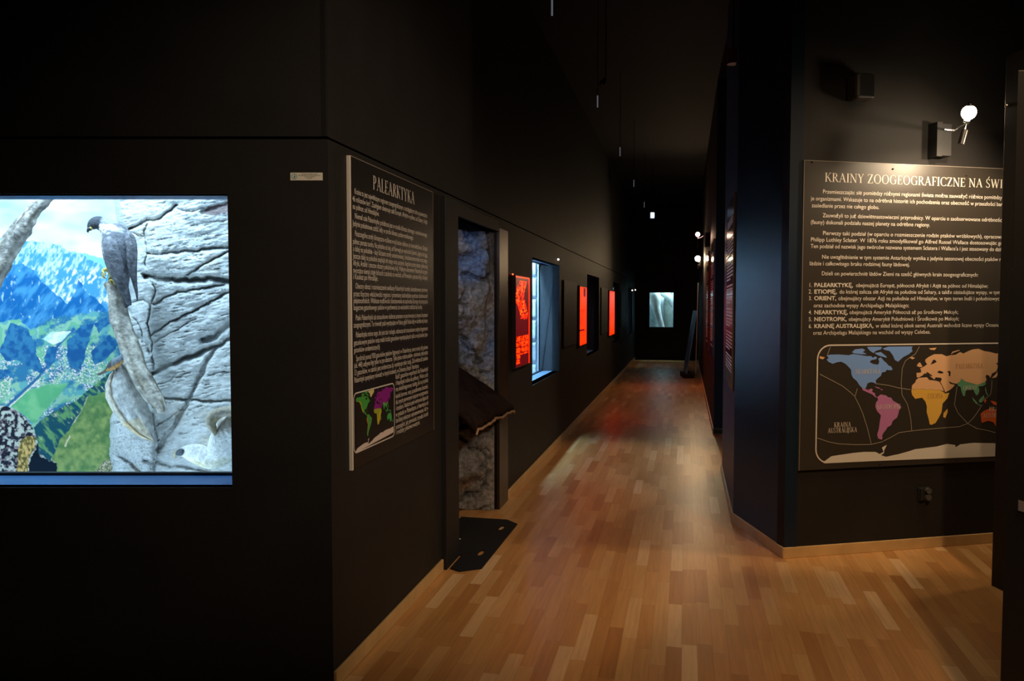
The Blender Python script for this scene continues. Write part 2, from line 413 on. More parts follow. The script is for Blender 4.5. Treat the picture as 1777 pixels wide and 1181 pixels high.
# ---- corridor cases
POW = [120, 2.6, .7, 12]
CL = [(.36, .68, 1.0), (.35, .6, 1), (.5, .8, .8), (.3, .6, 1)]
for i, (a, bb) in enumerate(WIN):
    window('window_%d' % (i+2), FB, a, bb, WZ0, WZ1, .22, .05)
    case_shell('wall_case', FB, a-.15, bb, .235, .95, .55, 2.55, (a, bb, WZ0, WZ1), 'casepaint' if i == 0 else 'reveal')
    light('hidden_case_light', 'AREA', FB.w((a+bb)/2+.1, .36, 2.5), FB.rot, POW[i], CL[i], sx=1.3, sy=.12)
window('window_6', FE, EX0, EX1, EZ0, EZ1, .12, .05)
case_shell('wall_case', FE, EX0-.4, EX1+.4, .135, .9, EZ0-.3, EZ1+.5, (EX0, EX1, EZ0, EZ1), 'casepaint')
light('hidden_case_light', 'AREA', FE.w((EX0+EX1)/2, .28, EZ1+.45), FE.rot, 34, (.62, .95, 1.0), sx=.7, sy=.12)

# ------------------------------------------------------------------ painted landscape behind the falcon
def mural_color(u, v):
    wu = u+8*(fbm(u, v, 22, 3)-.5)+3*(fbm(u, v, 5, 4)-.5); wv = v+8*(fbm(u, v, 22, 5)-.5)+4*(fbm(u, v, 5, 6)-.5)
    def mix(a, b, t): t = np.clip(t, 0, 1)[..., None]; return a*(1-t)+b*t
    def C(*c): return lin(c)*np.ones(u.shape+(1,))
    sky = mix(C(150, 218, 240), C(226, 244, 248), (fbm(u, v*2.4, 90, 11)-.30)*1.7+(v-340)/210)
    c = sky
    far = inpoly(wu, wv, [(-80, 432), (-20, 410), (0, 409), (8, 417), (16, 400), (24, 418), (40, 440), (110, 436), (150, 441), (180, 449), (230, 462), (230, 560), (-80, 560)])
    c = np.where(far[..., None], C(120, 205, 240), c)
    ridge = inpoly(wu, wv, [(-80, 440), (-30, 428), (10, 440), (38, 420), (55, 417), (75, 421), (88, 419), (100, 424), (112, 431), (125, 440), (140, 441), (152, 449), (170, 456), (186, 470), (230, 480), (230, 600), (-80, 600)])
    st = fbm(u*1.2+v*.45, v*.55, 4.2, 21, 5); st2 = fbm(u, v, 30, 23)
    mt = mix(C(66, 156, 216), C(178, 226, 246), (st-.50)*3.6+(st2-.5)*2.4+.30)
    mt = mix(mt, C(228, 242, 250), (st-.60)*7*(wv > 465)*(wv < 540))
    c = np.where(ridge[..., None], mt, c)
    dm = inpoly(wu, wv, [(-80, 470), (0, 478), (20, 462), (38, 456), (60, 468), (78, 492), (96, 510), (118, 528), (126, 510), (137, 484), (152, 506), (172, 524), (192, 546), (230, 560), (230, 620), (-80, 620)])
    dc = mix(C(22, 104, 178), C(66, 152, 214), (fbm(u+v*.6, v*.5, 9, 31)-.5)*3.4+.35)
    dc = mix(dc, C(150, 208, 240), (fbm(u, v*.4, 4, 33)-.70)*9)
    c = np.where(dm[..., None], dc, c)
    # valley
    va = inpoly(wu, wv, [(-80, 556), (0, 560), (30, 552), (55, 572), (80, 556), (112, 545), (122, 552), (150, 541), (190, 540), (230, 545), (230, 830), (-80, 830)])
    n1 = fbm(u*.8+v*.5, v, 16, 41); sp = vnoise(u/1.5, v/1.5, 43); fld = np.floor(fbm(u, v, 26, 45)*7) % 3
    g = np.where((fld == 0)[..., None], C(128, 196, 178), np.where((fld == 1)[..., None], C(104, 184, 156), C(92, 172, 186)))
    g = mix(g, C(44, 120, 170), (n1-.50)*6+(vnoise(u/2, v/2, 46)-.5)*.8)
    town = fbm(u, v, 34, 47)
    g = mix(g, C(214, 228, 236), (sp-.55)*4*(town > .44)*(wv > 600))
    g = mix(g, C(40, 96, 130), (.30-sp)*4*(town > .47)*(wv > 600))
    fields = inpoly(u, v, [(18, 705), (50, 676), (84, 668), (120, 664), (98, 690), (78, 712), (60, 735), (35, 715)])
    g = np.where(fields[..., None], mix(C(86, 178, 134), C(112, 196, 150), (fbm(u, v, 20, 49)-.5)*5+.4), g)
    g = np.where(((pdist(u, v, [(8, 708), (34, 684), (66, 655), (84, 632), (100, 600), (128, 570)]) < 2.2))[..., None], C(44, 104, 158), g)
    g = np.where(((pdist(u, v, [(12, 710), (38, 686), (70, 657)]) < .8))[..., None], C(210, 226, 230), g)
    lk = inpoly(u, v, [(74, 588), (88, 576), (124, 574), (108, 592), (92, 598)])
    g = np.where(lk[..., None], mix(C(160, 226, 226), C(215, 240, 244), (fbm(u, v, 8, 50)-.4)*4), g)
    c = np.where(va[..., None], g, c)
    for pl in ([(-5, 610), (20, 560), (50, 572), (62, 600), (74, 650), (52, 640), (30, 622), (10, 626)], [(118, 590), (140, 565), (165, 560), (150, 600), (140, 640), (122, 640), (115, 615)],
               [(-10, 640), (20, 638), (24, 650), (0, 660)], [(156, 610), (190, 580), (205, 600), (180, 625), (165, 632)], [(86, 600), (100, 604), (96, 625), (80, 640), (76, 620)], [(165, 562), (195, 540), (205, 545), (172, 580)]):
        c = np.where((inpoly(wu, wv, pl))[..., None], mix(C(26, 92, 158), C(48, 124, 176), (fbm(u, v, 7, 52)-.5)*4+.4), c)
    # steep dark slopes
    sl = inpoly(wu, wv, [(230, 630), (188, 648), (160, 672), (138, 692), (110, 705), (82, 722), (60, 742), (64, 790), (84, 808), (110, 780), (230, 760)])
    sc = mix(C(22, 82, 104), C(96, 160, 112), (fbm(u-v*.9, (u+v)*.4, 9, 61)-.52)*6+.2)
    sc = mix(sc, C(168, 196, 176), (fbm(u-v, (u+v)*.3, 5, 63)-.70)*10)
    c = np.where(sl[..., None], sc, c)
    # grass hill
    hl = inpoly(u+2.5*(fbm(u, v, 6, 71)-.5), v+2.5*(fbm(u, v, 6, 72)-.5), [(230, 660), (184, 678), (166, 686), (150, 688), (146, 702), (132, 726), (118, 748), (104, 762), (96, 784), (88, 796), (94, 830), (230, 830)])
    gc = mix(C(80, 130, 84), C(132, 170, 108), (fbm(u, v, 9, 73, 5)-.5)*2.4+.45+(v-750)/500)
    gc = mix(gc, C(90, 150, 96), (fbm(u, v, 40, 75)-.5)*2.5)
    ed = pdist(wu, wv, [(148, 690), (140, 708), (128, 728), (112, 748), (98, 764), (90, 786), (86, 798)])
    gc = mix(gc, C(190, 204, 188), (3.4-ed)/1.6)
    gc = mix(gc, C(200, 208, 180), (2.0-pdist(wu, wv, [(121, 758), (112, 774)])))
    br = inpoly(wu, wv, [(165, 817), (180, 800), (205, 795), (205, 830), (160, 830)])
    gc = np.where(br[..., None], mix(C(90, 120, 88), C(190, 200, 180), (vnoise(u/1.6, v/1.6, 77)-.4)*2.5), gc)
    c = np.where(hl[..., None], gc, c)
    # lichen boulder
    rk = inpoly(u+3*(fbm(u, v, 6, 81)-.5), v+3*(fbm(u, v, 6, 82)-.5), [(-90, 720), (-30, 712), (0, 704), (12, 704), (28, 712), (46, 726), (58, 744), (65, 765), (67, 786), (82, 797), (98, 802), (100, 830), (-90, 830)])
    sp2 = fbm(u, v, 5.5, 83, 4); rc = mix(C(26, 34, 52), C(172, 200, 200), (sp2-.47)*9)
    rc = mix(rc, C(120, 120, 135), (fbm(u, v, 4, 85)-.6)*8)
    ms = inpoly(wu, wv, [(30, 790), (34, 766), (48, 757), (62, 760), (60, 775), (50, 795), (44, 830), (28, 830)])
    rc = np.where(ms[..., None], mix(C(92, 96, 54), C(196, 186, 124), (fbm(u*1.5, v*.8, 4, 87)-.42)*4), rc)
    sh = inpoly(wu, wv, [(66, 768), (68, 788), (82, 798), (99, 802), (101, 830), (44, 830), (54, 792)])
    rc = np.where(sh[..., None], C(10, 26, 42), rc)
    c = np.where(rk[..., None], rc, c)
    return c
us = np.arange(-75, 232, 1.0); vv = np.arange(322, 872, 1.0)
U, V = np.meshgrid(us, vv)
def pxgrid(U, V, Y):
    a = (U-CX)/F; b = -(V-CY)/F
    dy = math.cos(PIT)+b*math.sin(PIT); dz = -math.sin(PIT)+b*math.cos(PIT); t = Y/dy
    return a*t, Y+0*U, H+dz*t
Xg, Yg, Zg = pxgrid(U, V, MUR_Y)
mc = np.clip(mural_color(U, V)/np.array(COOL)*.80, 0, .95)
tag(grid_obj('landscape_mural', Xg, Yg, Zg, M['mural'], colors=mc, smooth=False), 'painted alpine valley backdrop with blue mountains behind the perched falcon', 'mural')

# ------------------------------------------------------------------ artificial cliff
us = np.arange(184, 500, 1.15); vv = np.arange(318, 872, 1.25)
U, V = np.meshgrid(us, vv)
edge = np.interp(V, [318, 345, 385, 400, 430, 520, 560, 620, 655, 700, 725, 780, 817, 880], [193, 196, 203, 212, 220, 221, 214, 207, 205, 200, 191, 189, 194, 196])
edge = edge+4*(fbm(U*0, V, 9, 5)-.5)
Yb = np.interp(U, [190, 230, 262, 300, 400, 500], [4.20, 4.14, 4.02, 3.93, 3.84, 3.80])
hgt = .05*(fbm(U, V, 60, 1)-.5)+.022*(fbm(U+V*.3, V*2.2, 22, 2)-.5)+.012*(fbm(U*.5+V*.12, V*2.6+U*.5, 6, 3)-.5)-.012*np.clip(fbm(U*.3+V*.1, V*1.9+U*.38, 5, 33)-.62, 0, 1)*6
WU = U+7*(fbm(U, V, 11, 7)-.5); WV = V+7*(fbm(U, V, 11, 8)-.5)
cracks = [([(223, 396), (240, 390), (257, 382), (275, 380), (294, 365), (305, 356)], 3, .06), ([(255, 438), (275, 441), (296, 438), (346, 433), (396, 428), (440, 426)], 3.0, .05),
 ([(318, 482), (356, 457), (396, 436), (430, 420)], 2.2, .045), ([(252, 477), (277, 484), (320, 486), (370, 483), (396, 488), (450, 492)], 5.5, .11), ([(268, 528), (290, 514), (308, 506), (344, 500), (396, 491), (440, 480)], 3, .05),
 ([(261, 583), (296, 559), (351, 531), (396, 507), (440, 488)], 2.4, .05), ([(258, 600), (300, 575), (340, 552)], 1.8, .02), ([(352, 590), (372, 583), (396, 562), (430, 540)], 7, .07),
 ([(257, 384), (250, 400), (256, 430), (252, 455), (257, 480)], 2.2, .028), ([(256, 480), (270, 505), (263, 530), (257, 560), (264, 600), (267, 645)], 2.6, .045),
 ([(219, 529), (235, 522), (248, 518), (262, 528)], 3, .05), ([(222, 400), (240, 408), (254, 410)], 2, .03), ([(224, 540), (240, 560), (250, 590), (262, 610)], 2, .035),
 ([(232, 584), (246, 588), (254, 598), (262, 612)], 5, .05), ([(262, 650), (280, 638), (296, 632), (330, 619), (356, 607), (380, 598), (402, 585), (440, 560)], 5.5, .08),
 ([(380, 597), (368, 612), (358, 628), (345, 655), (332, 686), (320, 708), (304, 734), (288, 758), (273, 782)], 4.5, .06), ([(278, 690), (292, 691), (332, 693), (360, 696), (398, 694), (460, 696)], 4, .045),
 ([(268, 766), (284, 756), (296, 744)], 1.8, .025), ([(250, 798), (273, 801), (308, 808), (356, 815), (420, 822)], 4.5, .04), ([(264, 748), (290, 726), (322, 704)], 1.8, .022),
 ([(190, 737), (206, 733), (226, 726)], 3, .05), ([(188, 782), (210, 794), (237, 812), (260, 830)], 4, .06), ([(268, 720), (270, 760), (266, 800), (270, 830)], 3, .03), ([(360, 650), (380, 645), (400, 644)], 2, .02),
 ([(272, 668), (300, 656), (330, 645)], 1.6, .015), ([(303, 362), (330, 368), (360, 360), (396, 352)], 2.2, .02), ([(352, 368), (372, 360), (396, 352)], 5, .035)]
cr = np.zeros(U.shape); dark = np.zeros(U.shape)
for pl, wd, dp in cracks:
    d = pdist(WU, WV, pl)
    cr = np.maximum(cr, dp*np.exp(-(d/(wd*.8))**2)+dp*.16*np.exp(-(d/(wd*3.2))**2))
rough = inpoly(WU, WV, [(256, 425), (350, 422), (396, 418), (396, 430), (300, 442), (256, 446)]) | inpoly(WU, WV, [(262, 375), (300, 352), (330, 352), (300, 372)])
hgt = hgt-cr+.012*rough*(fbm(U, V, 3, 91)-.5)
ble = np.clip((edge+14-U)/14, 0, 1)
Yr = Yb-hgt+.16*ble**2.2
# boulder at the foot left of the cliff
bo = np.clip(1-((U-228)/46)**2-((V-775)/62)**2, 0, 1)
Yr = Yr-.16*np.sqrt(bo)*(1-ble**3)
Xg, Yg, Zg = pxgrid(U, V, Yr)
rcol = np.stack([.60+.0*U, .61+.0*U, .60+.0*U], -1)*(.86+.28*fbm(U, V*1.8, 34, 95)[..., None])
brn = np.clip((fbm(U, V, 45, 97)-.62)*3, 0, 1)[..., None]; rcol = rcol*(1-brn)+brn*np.array([.52, .47, .40])
stn = inpoly(WU, WV, [(352, 372), (362, 358), (400, 352), (400, 366), (372, 374)])[..., None]; rcol = np.where(stn, np.array([.22, .17, .17]), rcol)
spk = (bo > 0) & (vnoise(U/1.5, V/1.5, 99) > .74); rcol = np.where(spk[..., None], rcol*.6, rcol)
tag(grid_obj('rock_cliff', Xg, Yg, Zg, M['rock'], colors=rcol, mask=(U > edge)), 'pale grey layered artificial rock face filling the right of the lit display', 'rock')

# ------------------------------------------------------------------ lofted shapes (branches and birds)
def loft(name, rings, mat_, parent=None, n=20, col=None, subdiv=3, jitter=0, seed=0, tilt=None, closed=True):
    """rings: (u, v, Y, half width px, depth m) -> smooth closed surface with its rings perpendicular to the path"""
    R_ = np.array(rings, float); k = len(R_); t = np.arange(k); tt = np.linspace(0, k-1, (k-1)*subdiv+1)
    def cr_(y):
        out = []
        for x in tt:
            i = min(int(x), k-2); f = x-i; p0 = y[max(i-1, 0)]; p1 = y[i]; p2 = y[i+1]; p3 = y[min(i+2, k-1)]
            out.append(.5*(2*p1+(p2-p0)*f+(2*p0-5*p1+4*p2-p3)*f*f+(3*p1-p0-3*p2+p3)*f**3))
        return np.array(out)
    A = [cr_(R_[:, j]) for j in range(5)]
    ctr = [P3(A[0][i], A[1][i], A[2][i]) for i in range(len(tt))]
    V_ = []; cols = []
    for i, p in enumerate(ctr):
        T = (ctr[min(i+1, len(ctr)-1)]-ctr[max(i-1, 0)]).normalized()
        S = T.cross(Vector((0, 1, 0))).normalized(); D = S.cross(T).normalized()
        hw = max(A[3][i], .05)*A[2][i]/F; dp = max(A[4][i], .0008)
        for q in range(n):
            a = q*2*math.pi/n
            jj = 1+jitter*(float(vnoise(np.array(i*.45), np.array(q*1.3 if q < n/2 else (n-q)*1.3), seed))-.5)
            pt = p+S*(math.cos(a)*hw*jj)+D*(math.sin(a)*dp*jj)
            V_.append(pt)
            if col:
                # picture coordinates of the vertex on the surface, used only to lay out plumage and bark markings
                cols.append(col(A[0][i]+math.cos(a)*A[3][i]*S[0], A[1][i]-math.cos(a)*A[3][i]*S[2], a, tt[i]/(k-1)))
    Fc = []
    m = len(ctr)
    for i in range(m-1):
        for q in range(n):
            q2 = (q+1) % n; Fc.append((i*n+q, i*n+q2, (i+1)*n+q2, (i+1)*n+q))
    Fc.append(tuple(range(n-1, -1, -1))); Fc.append(tuple((m-1)*n+q for q in range(n)))
    b = MB(); b.v = [tuple(x) for x in V_]; b.f = Fc
    o = b.build(name, mat_, parent, smooth=True)
    if col: setcol(o.data, np.array(cols))
    return o
def barkcol(base, seed):
    def f(u, v, a, t):
        s = float(vnoise(np.array(a*5+seed), np.array(t*9), seed)); s2 = float(fbm(np.array(u), np.array(v), 14, seed))
        s3 = float(fbm(np.array(u*1.), np.array(v*.5), 3.5, seed+3)); k = .60+.35*s+.5*(s2-.5)+1.1*(s3-.5)
        cr_ = float(vnoise(np.array(a*3.2+seed), np.array(t*4.5), seed+5)); dk = 1-.6*max(0, min(1, (cr_-.66)*6)); k = max(.12, k*dk)
        return (base[0]*k*(1+.08*(1-dk)), base[1]*k, base[2]*k*(1-.25*(1-dk)))
    return f
loft('leaning_branch', [(-80, 560, 3.98, 17, .05), (-38, 520, 3.96, 17, .05), (-5, 465, 3.94, 17, .05), (12, 435, 3.94, 17, .048), (30, 408, 3.93, 15, .045), (46, 384, 3.92, 14, .040), (58, 366, 3.92, 10, .032), (74, 350, 3.92, 10, .03), (92, 332, 3.92, 9, .028), (112, 312, 3.92, 8, .026)],
     M['wood'], n=24, col=barkcol((.52, .47, .42), 5), subdiv=6, jitter=.35, seed=4)
tag(bpy.data.objects['leaning_branch'], 'thick grey bare branch crossing the upper left corner of the display', 'branch')
tr = loft('perch_trunk', [(194, 486, 3.92, 9, .03), (196, 489, 3.92, 13.5, .045), (203, 510, 3.92, 14, .047), (206, 545, 3.91, 14.5, .05), (215, 575, 3.90, 15, .05), (229, 612, 3.88, 15.5, .052), (241, 645, 3.86, 15, .05), (258, 675, 3.84, 15, .05), (272, 695, 3.83, 12, .042), (279, 708, 3.82, 9, .034), (280, 716, 3.82, 6, .02)],
          M['wood'], n=24, col=barkcol((.66, .60, .52), 11), subdiv=6, jitter=.25, seed=8)
tag(tr, 'pale curving driftwood trunk that the falcon stands on', 'branch')
# broad curled driftwood plank under the small bird
def plank():
    L_ = [(206, 634), (190, 650), (182, 668), (183, 690), (194, 712), (212, 736), (238, 756), (268, 767)]
    Rr = [(214, 630), (226, 640), (236, 660), (247, 680), (256, 700), (264, 718), (267, 740), (268, 764)]
    nu, nv = 18, 43
    def ci(P, t):
        P = np.array(P, float); k = len(P)-1; x = t*k
        return np.interp(x, np.arange(k+1), P[:, 0]), np.interp(x, np.arange(k+1), P[:, 1])
    Vf, cf, Fc = [], [], []
    for side in (0, 1):
        for i in range(nv):
            t = i/(nv-1); lu, lv = ci(L_, t); ru, rv = ci(Rr, t)
            for j in range(nu):
                s = j/(nu-1); u = lu*(1-s)+ru*s; v = lv*(1-s)+rv*s
                bulge = .05*math.sin(math.pi*min(1, s*1.05))+(.018 if s < .14 else 0)
                Y = 3.90-bulge+.028*side+.015*float(fbm(np.array(u*1.), np.array(v*1.), 9, 5))-.03*t
                Vf.append(tuple(P3(u, v, Y)))
                if s < .13: c_ = (.74, .68, .56)
                elif s < .22: c_ = (.30, .24, .18)
                else:
                    q_ = float(fbm(np.array(s*60+t*6), np.array(t*22), 5, 31)); c_ = tuple(x*(.45+1.05*q_) for x in (.56, .56, .54))
                if t > .70 and s < .6: c_ = tuple(x*y for x, y in zip(c_, (1.0, .86, .66)))
                cf.append(c_)
    o_ = nu*nv
    for i in range(nv-1):
        for j in range(nu-1):
            a = i*nu+j; Fc.append((a, a+1, a+nu+1, a+nu)); Fc.append((o_+a, o_+a+nu, o_+a+nu+1, o_+a+1))
    rim = [j for j in range(nu)]+[i*nu+nu-1 for i in range(1, nv)]+[(nv-1)*nu+j for j in range(nu-2, -1, -1)]+[i*nu for i in range(nv-2, 0, -1)]
    for a, b_ in zip(rim, rim[1:]+rim[:1]): Fc.append((a, o_+a, o_+b_, b_))
    b = MB(); b.v = Vf; b.f = Fc; o = b.build('curled_bark', M['wood'], smooth=True); setcol(o.data, np.array(cf)); return o
tag(plank(), 'broad curled grey slab of driftwood lying against the rock below the small bird', 'driftwood')

def ball(b, c, r, n=10):
    c = Vector(c); V_, Fc = [], []
    for i in range(n+1):
        th = math.pi*i/n
        for k in range(n): V_.append(c+Vector((math.sin(th)*math.cos(2*math.pi*k/n), math.sin(th)*math.sin(2*math.pi*k/n), math.cos(th)))*r)
    for i in range(n):
        for k in range(n): Fc.append((i*n+k, i*n+(k+1) % n, (i+1)*n+(k+1) % n, (i+1)*n+k))
    return b.add(V_, Fc)
# ---- falcon
fal = thing('falcon', 'grey peregrine falcon with white nape standing on the driftwood trunk', 'bird', P3(196, 486, 3.90))
def fchild(o):
    o.matrix_world = Matrix.Identity(4); o.parent = fal; o.matrix_parent_inverse = Matrix.Translation(-fal.location); return o
def adopt(o, root):
    o.parent = root; o.matrix_parent_inverse = Matrix.Translation(-Vector(root.location)); return o
def fcol(u, v, a, t):
    n = float(fbm(np.array(u*1.), np.array(v*1.), 6, 3))
    if u+.25*(v-390) < 176 and v < 404:
        return (.07, .075, .09) if not (v > 398 and u > 163) else (.10, .10, .11)
    if 388+(u-177)*.22 < v+2*(n-.5)*4 < 403+3*math.sin(u*.9) and u > 174: return (.80, .80, .82) if u < 212 else (.42, .42, .46)
    if v <= 388: return (.28, .30, .34)
    if u < 186 and v > 405: return (.55, .53, .50) if int(v/3) % 2 else (.3, .3, .3)
    k = .35+1.1*n
    return (.20*k, .205*k, .235*k)
adopt(loft('body', [(153, 397, 3.86, 1.5, .004), (157, 393, 3.86, 6.5, .018), (164, 388, 3.86, 10.5, .028), (172, 387, 3.865, 12, .032), (181, 391, 3.87, 12.5, .034), (190, 398, 3.87, 17, .045), (199, 409, 3.87, 24, .058), (205, 425, 3.87, 27, .066), (207, 445, 3.87, 26, .064), (208, 463, 3.87, 21, .055), (210, 480, 3.88, 15, .042), (214, 497, 3.89, 9, .026), (217, 508, 3.89, 4, .012)],
         M['plume'], n=28, col=fcol, subdiv=5), fal)
def wcol(u, v, a, t):
    n = float(fbm(np.array(u*1.), np.array(v*1.), 7, 9)); n2 = float(fbm(np.array(u*1.3), np.array(v*.5), 2.6, 19)); k = (.25+.8*n+.9*(n2-.35))*(1.1-.45*t)
    b_ = 1.0+.35*(math.sin(v*.95+u*.5) > .72)
    return (.19*k*b_, .19*k*b_, .215*k*b_)
wl = adopt(loft('wing', [(192, 406, 3.84, 5, .01), (192, 416, 3.825, 12, .022), (195, 434, 3.815, 14.5, .028), (200, 454, 3.815, 14, .026), (206, 474, 3.82, 11.5, .022), (212, 494, 3.83, 9, .016), (218, 512, 3.84, 6.5, .010), (223, 526, 3.85, 4, .006), (225, 530, 3.85, 1, .002)], M['plume'], n=20, col=wcol, subdiv=5), fal)
adopt(loft('wing', [(222, 404, 3.85, 4, .01), (226, 416, 3.83, 9, .020), (229, 436, 3.825, 9, .022), (229, 456, 3.83, 8.5, .020), (231, 474, 3.84, 6.5, .014), (234, 492, 3.85, 4, .009), (237, 508, 3.86, 2.4, .006), (238.5, 522, 3.865, .8, .002)], M['plume'], n=20, col=wcol, subdiv=5), fal)
adopt(loft('tail', [(212, 484, 3.875, 8, .012), (216, 500, 3.88, 7.5, .009), (220, 516, 3.885, 7, .007), (222, 529, 3.89, 6.5, .005), (222.5, 531, 3.89, 5, .003)], M['plume'], n=16, col=lambda u, v, a, t: (.07, .07, .085), subdiv=4), fal)
bk = MB(); bk.tube([P3(157, 396, 3.845), P3(153.5, 398, 3.843), P3(152, 401, 3.843), P3(153, 404, 3.845)], [.012, .009, .006, .001], 10)
adopt(bk.build('beak', M['darkhorn'], smooth=True), fal)
bk = MB(); ball(bk, P3(157.6, 396.0, 3.8445), .0085)
adopt(bk.build('cere', M['talon'], smooth=True), fal)
adopt(ball(MB(), P3(163, 389.5, 3.8365), .0058).build('eye_ring', M['talon'], smooth=True), fal)
adopt(ball(MB(), P3(162.8, 389.5, 3.8335), .0052).build('eye', M['darkhorn'], smooth=True), fal)
lg = MB(); lg.tube([P3(190, 468, 3.88), P3(184, 467, 3.87), P3(178.5, 469, 3.86), P3(176.5, 475, 3.855), P3(180, 481, 3.855), P3(184, 483, 3.86)], [.020, .011, .0065, .0055, .0045, .002], 10)
lg.tube([P3(178, 470, 3.86), P3(181, 474, 3.845), P3(183, 479, 3.84)], [.0055, .0045, .002], 8)
adopt(lg.build('foot', M['talon'], smooth=True), fal)
lg = MB(); lg.tube([P3(194, 470, 3.885), P3(192, 480, 3.88), P3(190.5, 486, 3.875)], [.022, .009, .008], 10)
for k in range(4):
    a = -2.4+k*.75
    lg.tube([P3(190.5, 486, 3.875), P3(190.5+9*math.cos(a+1.6), 487+1.5*math.sin(a), 3.862), P3(190.5+12*math.cos(a+1.6), 494, 3.866)], [.006, .005, .002], 8)
adopt(lg.build('foot', M['talon'], smooth=True), fal)
# ---- redstart
red = thing('small_bird', 'small grey bird with orange belly and dark tail perched on the curled driftwood', 'bird', P3(200, 640, 3.86))
def rcol_(u, v, a, t):
    if v-632+(u-200)*.55 > 1.5: return (.62, .34, .12)
    if u < 197: return (.10, .10, .11)
    return (.22, .26, .31)
adopt(loft('body', [(184, 642.5, 3.86, 2.2, .006), (190, 638, 3.86, 6, .017), (197, 632.5, 3.86, 8.2, .024), (204, 627.5, 3.86, 8.4, .024), (210, 622.5, 3.86, 6.6, .019), (214.5, 617.5, 3.86, 5.8, .017), (218.5, 614, 3.86, 5, .014), (222, 612, 3.86, 2, .005)], M['plume'], n=18, col=rcol_, subdiv=4), red)
adopt(loft('tail', [(188, 640, 3.86, 3.2, .006), (180, 645, 3.86, 2.5, .004), (173, 648.5, 3.86, 2, .003), (169, 650, 3.86, 1.2, .002)], M['plume'], n=10, col=lambda u, v, a, t: (.16, .13, .11)), red)
adopt(MB().tube([P3(221, 612.5, 3.86), P3(226, 612, 3.86)], [.004, .001], 8).build('beak', M['darkhorn']), red)
lg = MB()
for du in (0, 5): lg.tube([P3(196+du, 640-du*.6, 3.86), P3(198+du, 648-du*.8, 3.855)], [.002, .0018], 6)
adopt(lg.build('leg', M['darkhorn']), red)
# ---- big white bird, head low
vul = thing('vulture', 'large white vulture with pale hooked beak stretching its neck low at the window edge', 'bird', P3(395, 805, 3.66))
def vcol(u, v, a, t):
    n = float(fbm(np.array(u*1.), np.array(v*1.), 6, 3))
    if u > 380 and v < 755 and v > 728: return (.50*(.6+.7*n), .44*(.6+.7*n), .38*(.6+.7*n))
    if v > 798-(u-330)*.02 and u < 360: return (.74, .68, .48)
    if u > 362 and v > 795: return (.75*(.75+.4*n), .73*(.75+.4*n), .60*(.75+.4*n))
    return (.86, .86, .83)
adopt(loft('body', [(311, 786, 3.66, 5, .014), (318, 784, 3.66, 9, .026), (328, 784, 3.66, 13.5, .036), (342, 787, 3.65, 17.5, .045), (356, 793, 3.64, 17.5, .05), (370, 795, 3.64, 19, .06), (384, 782, 3.65, 27, .08), (398, 764, 3.67, 33, .10), (418, 742, 3.70, 38, .13), (440, 722, 3.74, 34, .12), (458, 706, 3.76, 20, .07)], M['plume'], n=28, col=vcol, subdiv=5), vul)
adopt(loft('wing', [(440, 712, 3.62, 14, .04), (420, 712, 3.60, 13, .035), (400, 713, 3.59, 9, .03), (384, 715, 3.58, 9, .028), (371, 722, 3.58, 10.5, .028), (366, 734, 3.58, 8.5, .024), (371, 745, 3.59, 5.5, .016), (374, 756, 3.60, 1.5, .004)], M['plume'], n=20, col=lambda u, v, a, t: ((.34, .28, .17) if v > 722 and u > 368 else (.56, .48, .38)), subdiv=5), vul)
adopt(MB().tube([P3(311, 786, 3.655), P3(305.5, 785, 3.653), P3(302.5, 789, 3.652), P3(303.5, 796, 3.654)], [.017, .014, .009, .001], 12).build('beak', M['beak'], smooth=True), vul)
adopt(loft('face_mask', [(308, 787, 3.645, 3, .014), (312, 785, 3.64, 6.5, .024), (317, 783, 3.637, 5.5, .022), (321, 782, 3.64, 1.5, .008)], M['plume'], n=16, col=lambda u, v, a, t: (.10, .12, .14) if v < 789 else (.35, .38, .38)), vul)
adopt(ball(MB(), P3(317.5, 781.5, 3.607), .006).build('eye', M['darkhorn'], smooth=True), vul)

# ------------------------------------------------------------------ rock and wood inside the corridor cases
def corridor_rock(i, a, b_):
    nz, ns = 150, 90
    Z, Q = np.meshgrid(np.linspace(2.5, .56, nz), np.linspace(0, 1, ns), indexing='ij')
    # runs out from the far side of the case, then along its back
    x = np.where(Q < .4, b_-.05-.0*Q, b_-.05-(Q-.4)*2.2); y = np.where(Q < .4, .26+Q*1.4, .82)
    h = .07*(fbm(Q*40, Z*30, 9, i*7+1)-.4)
    d = np.abs(((Z*4.2+.5*fbm(Q*8, Z*4, 3, i))%1)-.5); h = h-.07*np.exp(-((.5-d)/.06)**2)
    x2 = np.where(Q < .4, x-h, x); y2 = np.where(Q < .4, y, y-h)
    L_ = [FB.w(float(p), float(q), float(r)) for p, q, r in zip(x2.ravel(), y2.ravel(), Z.ravel())]
    A = np.array([tuple(v) for v in L_]).reshape(nz, ns, 3)
    c = np.stack([.55+0*Z, .56+0*Z, .56+0*Z], -1)*(.75+.5*fbm(Q*30, Z*25, 6, i)[..., None])
    return grid_obj('rock_cliff', A[..., 0], A[..., 1], A[..., 2], M['rock'], colors=c)
ordn = ['nearest', 'second', 'third', 'farthest']
for i, (a, b_) in enumerate(WIN):
    tag(corridor_rock(i, a, b_), 'layered grey rock face inside the %s display window of the corridor wall' % ordn[i], 'rock', 'rock faces in the corridor displays')
